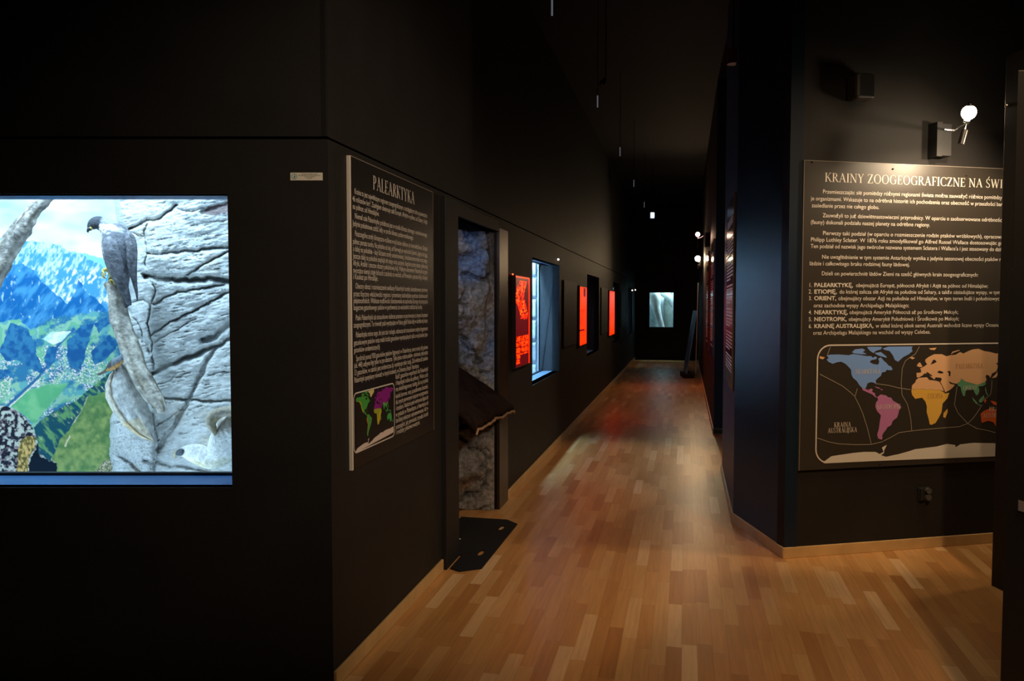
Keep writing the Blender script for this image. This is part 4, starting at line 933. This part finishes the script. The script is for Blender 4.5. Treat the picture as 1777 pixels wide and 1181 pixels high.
mx0, mz1 = lp(613.3, 684); mx1 = lp(683.8, 665)[0]; mz0 = lp(614, 787)[1]
_, mz1b = lp(683, 663.5); mz1 = (mz1+mz1b)/2
small = MB().prism([(mx0+.03, mz0+.01), (mx1-.03, mz0+.01), (mx1-.03, mz1-.01), (mx0+.03, mz1-.01)], YL+.001, YL+.0014).build('world_map', M['board_left'], pb)
def zS(p):
    x = (p[0]-90)/(1990-90); z = (p[1]-42)/(1150-42); return (mx0+x*(mx1-mx0), mz1-z*(mz1-mz0))
def zS2(p): # clamp inside the border
    x, z = zS(p); return (min(x, mx1-.006), z)
sm_col = {'nearctic': (.06, .36, .05), 'neotropic': (.08, .36, .06), 'palearctic': (.28, .01, .26), 'ethiopian': (.36, .42, .03), 'oriental': (.10, .45, .08), 'australian': (.06, .42, .09), 'antarctic': (.75, .62, .56), 'sea': (.014, .012, .012)}
for nm, pls in MAP.items():
    mm = mat('small_map_'+nm, sm_col[nm], .5)
    for k_, pl in enumerate(pls):
        if nm == 'nearctic' and k_ == 4: continue
        MB().prism([zS2(p) for p in pl], YL-(.0012 if nm == 'sea' else .0006), YL+.0008).build('map_sea' if nm == 'sea' else 'map_region', mm, small, tri=True)
MB().prism([zS(p) for p in MAP['nearctic'][4]], YL-.0006, YL+.0008).build('map_region', mat('small_map_greenland', (.72, .66, .30), .5), small, tri=True)
ymat = mat('small_map_yellow', (.62, .50, .03), .5)
for pl in ([(250, 190), (300, 205), (360, 222), (400, 262), (415, 320), (440, 352), (490, 420), (515, 445), (470, 440), (420, 360), (395, 300), (340, 240)],
           [(1290, 470), (1330, 540), (1270, 640), (1200, 780), (1150, 770), (1140, 700), (1230, 560)]):
    MB().prism([zS(p) for p in pl], YL-.001, YL+.0008).build('map_region', ymat, small, tri=True)
MB().prism([zS(p) for p in [(655, 560), (680, 600), (700, 680), (700, 760), (690, 820), (680, 760), (690, 700), (655, 660), (640, 620)]], YL-.001, YL+.0008).build('map_region', mat('small_map_orange', (.55, .16, .04), .5), small, tri=True)
b = MB(); ribbon(b, rrect(mx0, mx1, mz0, mz1, .028), .006, YL-.0003); b.build('map_border', M['ivory'], small)

# ------------------------------------------------------------------ sticker by the corner
def ap(u, v): q = FA.pix(u, v); return q
sx0, sz1 = ap(504, 299.5); sx1, _ = ap(560, 300); sz0 = ap(504, 312)[1]-.002
st_ = thing('sticker', 'small cream notice sticker on the black wall beside the corner', 'sticker', FA.w(sx0, -.001, sz0), 0)
SW, SH = sx1-sx0, sz1-sz0
box_obj('paper', (0, SW, -.001, 0, 0, SH), M['sticker'], st_)
b = MB(); ribbon(b, [(SW*.12+SH*.33*math.cos(a/12*math.pi), SH*.5+SH*.33*math.sin(a/12*math.pi)) for a in range(25)], .0025, -.0013); b.build('emblem', M['teal'], st_)
b = MB(); ribbon(b, [(SW*.12, SH*.3), (SW*.12+.002, SH*.5), (SW*.12, SH*.62)], .006, -.0013); b.build('emblem', M['teal'], st_)
b = MB()
for k, (a0, a1) in enumerate(((.36, .84), (.25, .93), (.44, .76), (.5, .68))):
    line(b, ['Stowarzyszenie Muzeum Przyrody', 'Zakup dofinansowany ze srodkow Wojewodzkiego Funduszu', 'Ochrony Srodowiska', 'w Warszawie'][k], SW*a0, SW*a1, SH*(.74-.18*k), .009, -.0013)
b.build('print', M['greyprint'], st_)

# ------------------------------------------------------------------ red backlit signs
def sign_colors(nx, nz, seed):
    X_, Z_ = np.meshgrid(np.linspace(0, 1, nx), np.linspace(1, 0, nz))
    bg = np.array([.014, .0004, .0007]); hot = np.array([.27, .0045, .0002]); yel = np.array([.5, .023, .001])
    c = np.ones(X_.shape+(3,))*bg
    if seed == 0:
        blob = (Z_ > .52) & (Z_ < .95) & (np.abs(X_-.42-.16*np.sin(Z_*14)) < .34*(1-np.abs(Z_-.74)*1.2))
        f_ = fbm(X_*40, Z_*130, 4.5, 3+seed, 3); rg = np.abs(f_-.5)*2
        k = np.where(blob, np.clip(1.25-rg*4, .04, 1), 0)[..., None]; c = c*(1-k)+hot*k
        k2 = np.where(blob & (fbm(X_*30, Z_*90, 4, 63) > .56) & (rg < .25), 1., 0.)[..., None]; c = c*(1-k2)+yel*k2
        g = Z_ < .34; cx_ = (X_*3.3) % 1; cz_ = ((.345-Z_)*15.5) % 1
        cell = g & (cx_ > .10) & (cz_ > .14) & (X_ < .90) & (Z_ > .035) & ~((Z_ < .125) & (X_ > .33))
        ink = fbm(X_*60, Z_*260, 3.2, 9) > .46
        c = np.where((cell & ink)[..., None], hot*.9+yel*.25, c); c = np.where((cell & ~ink)[..., None], hot*.2, c)
    else:
        f_ = fbm(X_*16, Z_*90, 9, 13+seed); c = np.where((f_ > .34)[..., None], hot*1.3, hot*.8)
        if seed == 1:
            c = np.where(((Z_ > .83) & (X_ > .45) & (X_ < .85))[..., None], bg, c); c = np.where(((Z_ > .24) & (Z_ < .27) & (X_ < .7))[..., None], bg, c)
            c = np.where(((Z_ > .55) & (Z_ < .62) & (X_ > .4) & (X_ < .72) & (fbm(X_*30, Z_*60, 3, 4) > .5))[..., None], bg, c)
    c = np.where((X_ > .93)[..., None], hot*1.1, c); c = np.where((Z_ > .985)[..., None], hot*.6, c)
    return c
SG = [(895, 919, 478, 638), (1006.5, 1018, 497, 599.5), (1058, 1066.5, 504.5, 582)]
for i, (ua, ub, va, vb) in enumerate(SG):
    xa, z1_ = FB.pix(ua, va, .03); xb, _ = FB.pix(ub, va, .03); _, z0_ = FB.pix(ua, vb, .03)
    s_ = thing('lit_sign', ['glowing red backlit sign with map figure and grid, nearest the doorway niche', 'glowing red backlit sign between the nearest and second display windows', 'small glowing red sign farthest down the left wall'][i], 'sign', FB.w(xa, 0, 0), FB.rot, 'red lit signs on the left wall')
    nx, nz = 70, 220
    X_, Z_ = np.meshgrid(np.linspace(0, xb-xa, nx), np.linspace(z1_, z0_, nz))
    box_obj('housing', (-.012, xb-xa+.012, -.029, -.001, z0_-.012, z1_+.012), M['black'], s_)
    grid_obj('lit_face', X_, X_*0-.031, Z_, M['red_emit'], s_, colors=sign_colors(nx, nz, i), smooth=False)
    if i == 0: ball(MB(), (-.03, -.012, z1_+.01), .007, 8).build('indicator_light', M['rled'], s_)
# small white lamps over the windows
for k, (u_, v_, r_) in enumerate(((968.5, 450, .011), (1097, 503.5, .018), (1112, 505.5, .016))):
    x_, z_ = FB.pix(u_, v_, .02); x_ = min(x_, 19.1)
    o = ball(MB(), FB.w(x_, -.022, z_), r_, 10).build('indicator_lamp', M['led'], smooth=True)
    tag(o, ['tiny white lamp at the top corner of the nearest corridor window', 'tiny white lamp at the top of the farthest corridor window', 'tiny white lamp on the left wall just before the end wall'][k], 'lamp', 'tiny lamps along the left wall')
# dark unlit panels between the windows
for i in range(3):
    a = 5.97+4.13*i
    o = MB().prism([(0, 1.05), (1.1, 1.05), (1.1, 1.83), (0, 1.83)], -.02, -.001).build('dark_board', M['black'], bevel=.002)
    o.location = FB.w(a, 0, 0); o.rotation_euler = (0, 0, FB.rot)
    tag(o, 'unlit black board on the left wall just past the %s corridor window' % ordn[i], 'board', 'unlit boards on the left wall')

# ------------------------------------------------------------------ rock doorway niche
def niche():
    nz, ns = 190, 110
    Z, Q = np.meshgrid(np.linspace(2.085, .002, nz), np.linspace(0, 1, ns), indexing='ij')
    x = np.interp(Q, [0, .08, .2, .55, .8, 1], [1.655, 1.665, 1.80, 2.35, 2.66, 2.765]); y = np.interp(Q, [0, .08, .2, .55, .8, 1], [.01, .14, .34, .36, .20, .02])
    h = .20*(fbm(Q*30, Z*26, 12, 1)-.5)+.20*np.abs(fbm(Q*30+Z*12, Z*26, 8, 5)-.5)+.05*(fbm(Q*60, Z*50, 5, 7, 5)-.5)-.07*np.exp(-((fbm(Q*22+Z*14, Z*20-Q*10, 7, 27)-.5)/.018)**2)
    fade = np.clip(np.minimum(Q, 1-Q)*8, 0, 1)
    y2 = y-h*fade*.9; x2 = x-h*fade*.5
    y2 = np.maximum(y2, .012)
    c0 = fbm(Q*25, Z*22, 5, 11, 5)[..., None]; c1 = fbm(Q*25, Z*22, 5, 15)[..., None]
    c = np.array([.20, .192, .19])*(.15+1.7*c0)*(1-.7*np.exp(-((fbm(Q*22+Z*14, Z*20-Q*10, 7, 27)-.5)/.018)**2))[..., None]
    bl = np.clip((c1-.52)*4, 0, 1)*((Z > .95)[..., None]); c = c*(1-bl)+bl*np.array([.14, .22, .40])  # blue glow on the upper rock painted into its colour
    br = np.clip((fbm(Q*25+9, Z*22, 6, 19)[..., None]-.58)*5, 0, 1); c = c*(1-br)+br*np.array([.24, .15, .09])
    A = np.array([tuple(FB.w(float(p), float(q), float(r))) for p, q, r in zip(x2.ravel(), y2.ravel(), Z.ravel())]).reshape(nz, ns, 3)
    return grid_obj('niche_rock', A[..., 0], A[..., 1], A[..., 2], M['niche'], colors=c)
tag(niche(), 'rough grey artificial rock with painted-in blue glow lining the tall doorway niche', 'rock')
df = link(bpy.data.objects.new('door_1', None)); df.location = (G0[0], G0[1], 0); df.rotation_euler = (0, 0, FB.rot); df['kind'] = 'structure'
MB().box(1.39, 1.65, -.03, .08, 0.0, 2.17).build('jamb', M['black'], df, bevel=.003)
MB().box(2.77, 3.06, -.02, .08, 0.0, 2.12).build('jamb', M['bronze'], df, bevel=.003)
MB().box(1.65, 2.77, -.02, .08, 2.09, 2.17).build('head', M['black'], df, bevel=.003)
b = MB(); b.box(1.55, 2.9, .46, .48, 0, 2.3); b.box(1.55, 1.57, .085, .46, 0, 2.3); b.box(2.88, 2.9, .085, .46, 0, 2.3); b.box(1.55, 2.9, .085, .48, 2.3, 2.32)
b.build('door_backing', M['black'], df)
light('niche_fill', 'AREA', FB.w(2.1, .045, 2.06), FB.w(2.3, .20, 1.0), 1.5, (.62, .74, 1.0), sx=.5, sy=.05)  # added fill that brightens the rock, no fixture here
# sloping bark-covered ledge
def ledge():
    t = thing('sloping_ledge', 'dark brown bark-covered ledge sloping out of the rock niche', 'ledge', FB.w(2.28, .1, .95), FB.rot)
    nx, ny = 44, 16
    X_, Q = np.meshgrid(np.linspace(-.53, .57, nx), np.linspace(0, 1, ny), indexing='ij')
    rag = .035*(fbm(X_*40+50, X_*0, 5, 3)-.5)
    Y_ = .20-Q*(.41+rag); Z_ = .115-Q*.235+.03*(fbm(X_*30+9, Q*12, 5, 9)-.5)-.03*Q**4
    Z_ = Z_+.045*(1-Q)-.018*np.clip((np.abs(X_-.02)-.46)/.09, 0, 1)**2
    b = MB(); V_ = [];
    for side in (0, 1):
        for i in range(nx):
            for j in range(ny): V_.append((X_[i, j], Y_[i, j], Z_[i, j]-.032*side-(.035*side*(fbm(np.array(X_[i, j]*50+5), np.array(0.), 6, 2)) if j > ny-3 else 0)))
    Fc = []; o_ = nx*ny
    for i in range(nx-1):
        for j in range(ny-1):
            a = i*ny+j; Fc += [(a, a+1, a+ny+1, a+ny), (o_+a, o_+a+ny, o_+a+ny+1, o_+a+1)]
    for i in range(nx-1):
        for j in (0, ny-1): a = i*ny+j; Fc.append((a, a+ny, o_+a+ny, o_+a))
    for j in range(ny-1):
        for i in (0, nx-1): a = i*ny+j; Fc.append((a, a+1, o_+a+1, o_+a))
    b.v = [tuple(map(float, p)) for p in V_]; b.f = Fc; b.build('board', M['slab'], t, smooth=True)
    r = MB(); pts = []
    for i in range(nx):
        a = i*ny+ny-1; p = V_[o_+a]; pts.append((float(p[0]), float(p[1])-.003, float(p[2])+.004))
    r.tube(pts, [.007+.005*random.random() for _ in pts], 8); r.build('torn_edge', M['slabedge'], t, smooth=True)
    box_obj('bracket', (-.3, .3, .10, .29, -.14, .03), M['black'], t)
    return t
ledge()
# floor mat with two slots
def matobj():
    poly = [(1.40, -.24+.24), ]
    poly = [(1.665, .20), (1.655, -.045), (1.41, -.045), (1.372, -.11), (1.45, -.225), (2.40, -.235), (2.49, -.14), (2.49, -.03), (2.49, .20)]
    bm = bmesh.new(); vs_ = [bm.verts.new((x-1.9, y, 0)) for x, y in poly]
    es = [bm.edges.new((vs_[i], vs_[(i+1) % len(vs_)])) for i in range(len(vs_))]
    for cx_, cy_ in ((1.72, -.15), (2.28, -.15)):
        r = [bm.verts.new((cx_-1.9+.055*math.cos(k*math.pi/8), cy_+.018*math.sin(k*math.pi/8), 0)) for k in range(16)]
        es += [bm.edges.new((r[i], r[(i+1) % 16])) for i in range(16)]
    bmesh.ops.triangle_fill(bm, edges=es, use_beauty=True)
    g = bmesh.ops.extrude_face_region(bm, geom=bm.faces[:]); bmesh.ops.translate(bm, verts=[e for e in g['geom'] if isinstance(e, bmesh.types.BMVert)], vec=(0, 0, .008))
    bmesh.ops.recalc_face_normals(bm, faces=bm.faces)
    me = bpy.data.meshes.new('floor_mat'); bm.to_mesh(me); bm.free(); me.materials.append(M['mat'])
    o = link(bpy.data.objects.new('floor_mat', me)); o.location = FB.w(1.9, 0, 0.001); o.rotation_euler = (0, 0, FB.rot); return o
tag(matobj(), 'black rubber mat with two oval slots on the floor of the rock niche', 'mat')
q = Frame(G0, FB.e); gx, gy = ground(793, 938)
o = MB().prism([(-.02, -.012), (.018, -.02), (.024, .012), (-.012, .02)], 0, .002).build('paper_scrap', M['white']); o.rotation_euler = (math.pi/2, 0, .4); o.location = (gx, gy, .0115)
tag(o, 'small white scrap of paper on the black mat', 'paper')

# ------------------------------------------------------------------ fittings on the right wall
def gobj(fn, name, label, cat, x, z, off=0.0, fr=FG):
    return thing(name, label, cat, fr.w(x, -off, z), fr.rot)
lx0, lz1 = FG.pix(1473, 133); lx1, lz0 = FG.pix(1504, 180)
sp_ = thing('loudspeaker', 'small dark grey box loudspeaker high on the right wall', 'loudspeaker', FG.w(lx0-.02, -.001, lz0), FG.rot)
MB().box(0, lx1-lx0, -.11, 0, 0, lz1-lz0).build('cabinet', M['plastic'], sp_, bevel=.02)
MB().box(.012, lx1-lx0-.012, -.1125, -.108, .012, lz1-lz0-.012).build('grille', M['blackmetal'], sp_, bevel=.004)
kx, kz = FG.pix(1591, 868)
so = thing('power_socket', 'black twin wall socket low on the right wall under the large board', 'socket', FG.w(kx, -.001, kz), FG.rot)
MB().box(0, .085, -.012, 0, 0, .085).build('plate', M['black'], so, bevel=.004)
for k in range(2):
    MB().tube([(.064, -.010, .022+.042*k), (.064, -.03, .022+.042*k)], .019, 16).build('socket_ring', M['plastic'], so)
MB().box(.008, .034, -.024, -.010, .006, .079).build('switch_rocker', M['black'], so, bevel=.003)
# halogen arm lamp
def arm_lamp(fr, x, z, lampp, label, bulbm, r, en, lightcol, tgt=None, full=True, spot=120):
    t = thing('arm_spotlight', label, 'wall lamp', fr.w(x, -.001, z), fr.rot, 'halogen arm lamps on the right walls')
    inv = Matrix.Rotation(-fr.rot, 4, 'Z')@Matrix.Translation(-t.location)
    L_ = inv@lampp
    MB().box(-.055, .055, -.07, 0, -.10, .10).build('mounting_box', M['black'], t, bevel=.004)
    MB().box(-.058, -.020, -.078, 0, -.104, .104).build('bracket', M['black'], t)
    j = Vector((L_[0], L_[1]+.01, L_[2]-.075))
    MB().tube([(-.0, -.07, .06), (.05, -.10, .05), (.5*j[0]+.02, .5*j[1]-.04, (j[2]+.05)/2), tuple(j)], .005, 8).build('arm', M['chrome'], t)
    MB().tube([(j[0]-.03, j[1], j[2]+.008), tuple(j), (j[0]+.012, j[1], j[2]+.01)], [.006, .012, .008], 10).build('joint', M['chrome'], t)
    MB().tube([tuple(j), (L_[0]+.01, L_[1]+.02, L_[2]-.02)], .005, 8).build('stem', M['chrome'], t)
    MB().tube([(j[0]-.005, j[1], j[2]), (j[0]-.02, j[1], j[2]-.05)], .003, 6).build('cable', M['black'], t)
    MB().tube([(j[0]-.018, j[1], j[2]-.045), (j[0]-.042, j[1], j[2]-.125)], .017, 16).build('transformer', M['blackmetal'], t)
    d = (Vector(tgt)-lampp).normalized(); dl = (Matrix.Rotation(-fr.rot, 3, 'Z')@d)
    sh = MB().tube([L_-dl*.035, L_-dl*.03, L_+dl*.012], [.008, .014, .026], 20, cap=False).build('lamp_shade', M['chrome'], t)
    bl = ball(MB(), L_+dl*.02, r, 14).build('bulb', bulbm, t, smooth=True)
    light('halogen', 'SPOT', lampp+d*(.03+r), tgt, en, lightcol, .025, spot, .6)
    return t
bx, bz = FG.pix(1624, 246)
arm_lamp(FG, bx, bz, P3(1682, 189, 4.55), 'glowing halogen arm lamp above the large board on the right wall', M['bulb'], .040, 75, (1, .76, .5), tgt=tuple(FG.w(.9, -.25, 1.6)), spot=150)
def c2(d, off=0.0, z=0): return FC2.w(-d, -off, z)
lam = P3(1211, 448, 15.6)
arm_lamp(FC2, -(Vector((lam[0]-R2[0], lam[1]-R2[1])).dot(Vector((math.sin(TH), math.cos(TH))))), 2.40, lam, 'bright yellow halogen arm lamp far down the corridor on the right', M['bulb_far'], .055, 40, (1, .7, .4), tgt=(2.6, 12.0, 1.3), spot=150)
lam = P3(1210.5, 405, 11.6)
arm_lamp(FC2, -(Vector((lam[0]-R2[0], lam[1]-R2[1])).dot(Vector((math.sin(TH), math.cos(TH))))), 2.50, lam, 'dim pinkish arm lamp higher up before the bright far lamp', M['bulb_dim'], .035, 5, (1, .6, .4), tgt=(2.7, 10.5, 1.5), spot=120)
# boards along the right corridor walls
def side_board(d0, d1, z0, z1, off, label, lines, m='board_gloss'):
    t = thing('info_board', label, 'information board', FC2.w(-d1, -off, 0), FC2.rot, 'boards on the right corridor walls')
    W_ = d1-d0
    box_obj('backing', (0, W_, -.014, 0, z0, z1), M[m], t)
    box_obj('edge_strip', (W_, W_+.004, -.018, 0, z0, z1), M['dimedge'], t)
    b = MB()
    for k in range(lines):
        z = z1-.30-(z1-z0-.4)*k/lines
        if k % 7 == 6: continue
        b.box(.08, W_-.08-(.3 if k % 7 == 5 else 0)*W_, -.0148, -.0142, z-.007, z+.007)
    b.build('body_text', M['ivory'], t)
    b = MB()
    for k in range(7): b.box(.12+k*(W_-.24)/7, .12+(k+.7)*(W_-.24)/7, -.0148, -.0142, z1-.2, z1-.14)
    b.build('title_text', M['ivory'], t)
    return t
side_board(.07, 1.05, .93, 2.35, 0.001, 'glossy text board on the blue-lit wall just inside the corridor at right', 40)
side_board(4.15, 5.15, .90, 2.35, 0.001, 'dim glossy text board on the first wall past the side passage', 36)
side_board(6.35, 7.35, .85, 2.35, 0.001, 'second glossy text board past the side passage, before the blue banner', 36)
# blue banner leaning at the far right
bl0 = ground(1217, 657); d_ = Vector((bl0[0]-R2[0], bl0[1]-R2[1])).dot(Vector((math.sin(TH), math.cos(TH))))
bt = thing('blue_banner', 'narrow glossy blue banner standing against the far right wall', 'banner', FC2.w(-d_-.3, -.24, 0), FC2.rot+.12)
MB().add([(-.35, -.10, .10), (.25, -.10, .10), (.25, 0.10, 1.42), (-.35, .10, 1.42), (-.35, -.085, .10), (.25, -.085, .10), (.25, .115, 1.42), (-.35, .115, 1.42)], [(0, 1, 2, 3), (7, 6, 5, 4), (0, 4, 5, 1), (3, 2, 6, 7), (0, 3, 7, 4), (1, 5, 6, 2)]).build('sheet', M['bluepanel'], bt)
MB().box(-.38, .28, -.16, .06, 0, .10).build('foot', M['black'], bt, bevel=.01)
MB().tube([(.26, .09, .1), (.26, .12, 2.0)], .009, 10).build('pole', M['hang'], bt)

# ------------------------------------------------------------------ dark partitions at the right edge
s0 = ground(1720, 1015)
pr = thing('partition', 'tall black partition standing at the right edge of the view', 'partition', (s0[0], s0[1], 0), 0)
MB().add([(0, 0, 0), (.02, -.14, 0), (.9, -.14, 0), (.9, 0, 0), (0, 0, 2.88), (.02, -.14, 2.88), (.9, -.14, 2.88), (.9, 0, 2.88)], [(0, 1, 2, 3), (7, 6, 5, 4), (0, 4, 5, 1), (1, 5, 6, 2), (2, 6, 7, 3), (3, 7, 4, 0)]).build('panel', M['black'], pr, bevel=.003)
ball(MB(), (.002, -.012, 1.55+(188-528)*-4.26/1361), .010, 8).build('glint_bead', M['chrome'], pr)  # chrome bead standing in for a bright lamp glint on this edge
Yn = 2.55; xn = P3(1750, 700, Yn)[0]
pc = thing('cabinet', 'black cabinet cropped by the right edge of the photograph, nearest the camera', 'cabinet', (xn, Yn, 0), 0)
MB().prism([(0, 0), (.9, 0), (.9, .5), (.342, .5)], -2.3, 0).build('side_panel', M['black'], pc, bevel=.003).rotation_euler = (math.radians(-90), math.radians(0), 0)
tz0 = P3(1766, 885, Yn); MB().add([(tz0[0]-xn, -.003, tz0[2]), (tz0[0]-xn+.07, -.003, tz0[2]-.02), (tz0[0]-xn+.07, -.003, tz0[2]+.015), (tz0[0]-xn, -.003, tz0[2]+.035),
    (tz0[0]-xn, .0, tz0[2]), (tz0[0]-xn+.07, .0, tz0[2]-.02), (tz0[0]-xn+.07, .0, tz0[2]+.015), (tz0[0]-xn, .0, tz0[2]+.035)], [(0, 1, 2, 3), (7, 6, 5, 4), (0, 4, 5, 1), (3, 2, 6, 7), (0, 3, 7, 4), (1, 5, 6, 2)]).build('label_tag', M['greyprint'], pc)

# ------------------------------------------------------------------ ceiling pieces
HZ = 3.3
def ceil_pt(u, v, z): d = ray(u, v); k = (z-H)/d[2]; return Vector((d[0]*k, d[1]*k, z))
rods = [(958, 12), (1037, 176), (1076, 263), (1100, 318), (1118, 355)]
PT = [ceil_pt(u, v, HZ) for u, v in rods]
for k, p in enumerate(PT):
    t = thing('ceiling_hanger', ['thin metal ceiling hanger at the top edge of the view', 'thin bright metal ceiling hanger, second of the row over the corridor', 'thin bright metal ceiling hanger, third of the row over the corridor', 'thin bright metal ceiling hanger, fourth of the row over the corridor', 'thin bright metal ceiling hanger, farthest of the row over the corridor'][k], 'hanger', p, FB.rot, 'metal hangers in a row over the corridor')
    MB().tube([(0, 0, .05), (0, 0, CH-HZ)], .003, 6).build('suspension_rod', M['black'], t)
    MB().box(-.005, .005, -.005, .005, -.05, .05).build('end_clip', M['hangl'], t)
pe = P3(1132, 373.5, 15.0)
ex_ = thing('exit_light', 'tiny blue-white lit emergency sign hanging high down the corridor', 'emergency light', pe)
MB().box(-.033, .033, -.03, .0, -.05, .05).build('lit_face', M['exit'], ex_)
MB().box(-.045, .045, -.0, .05, -.065, .065).build('housing', M['black'], ex_)
MB().tube([(0, .02, .06), (0, .02, CH-pe[2])], .006, 8).build('suspension_rod', M['blackmetal'], ex_)
pc_ = P3(1047, 143, 6.8)
cs = thing('ceiling_spotlight', 'unlit small grey-blue spotlight hanging under the dark ceiling', 'spotlight', pc_)
MB().tube([(-.02, 0, -.02), (-.012, 0, -.008), (.02, 0, .035)], [.020, .026, .012], 16).build('lamp_head', M['blackmetal'], cs, smooth=True)
MB().tube([(.02, 0, .035), (.02, 0, CH-pc_[2])], .005, 8).build('suspension_rod', M['blackmetal'], cs)
pc_ = P3(1272, 97, 5.9)
cs = thing('ceiling_spotlight', 'dim reddish can spotlight high beside the blue-lit wall', 'spotlight', pc_)
MB().tube([(0, 0, -.06), (0, 0, .05)], .042, 20).build('lamp_head', mat('dark_red_metal', (.16, .035, .02), .35, metal=.4), cs, smooth=False)
MB().tube([(0, 0, .05), (0, 0, CH-pc_[2])], .006, 8).build('suspension_rod', M['blackmetal'], cs)
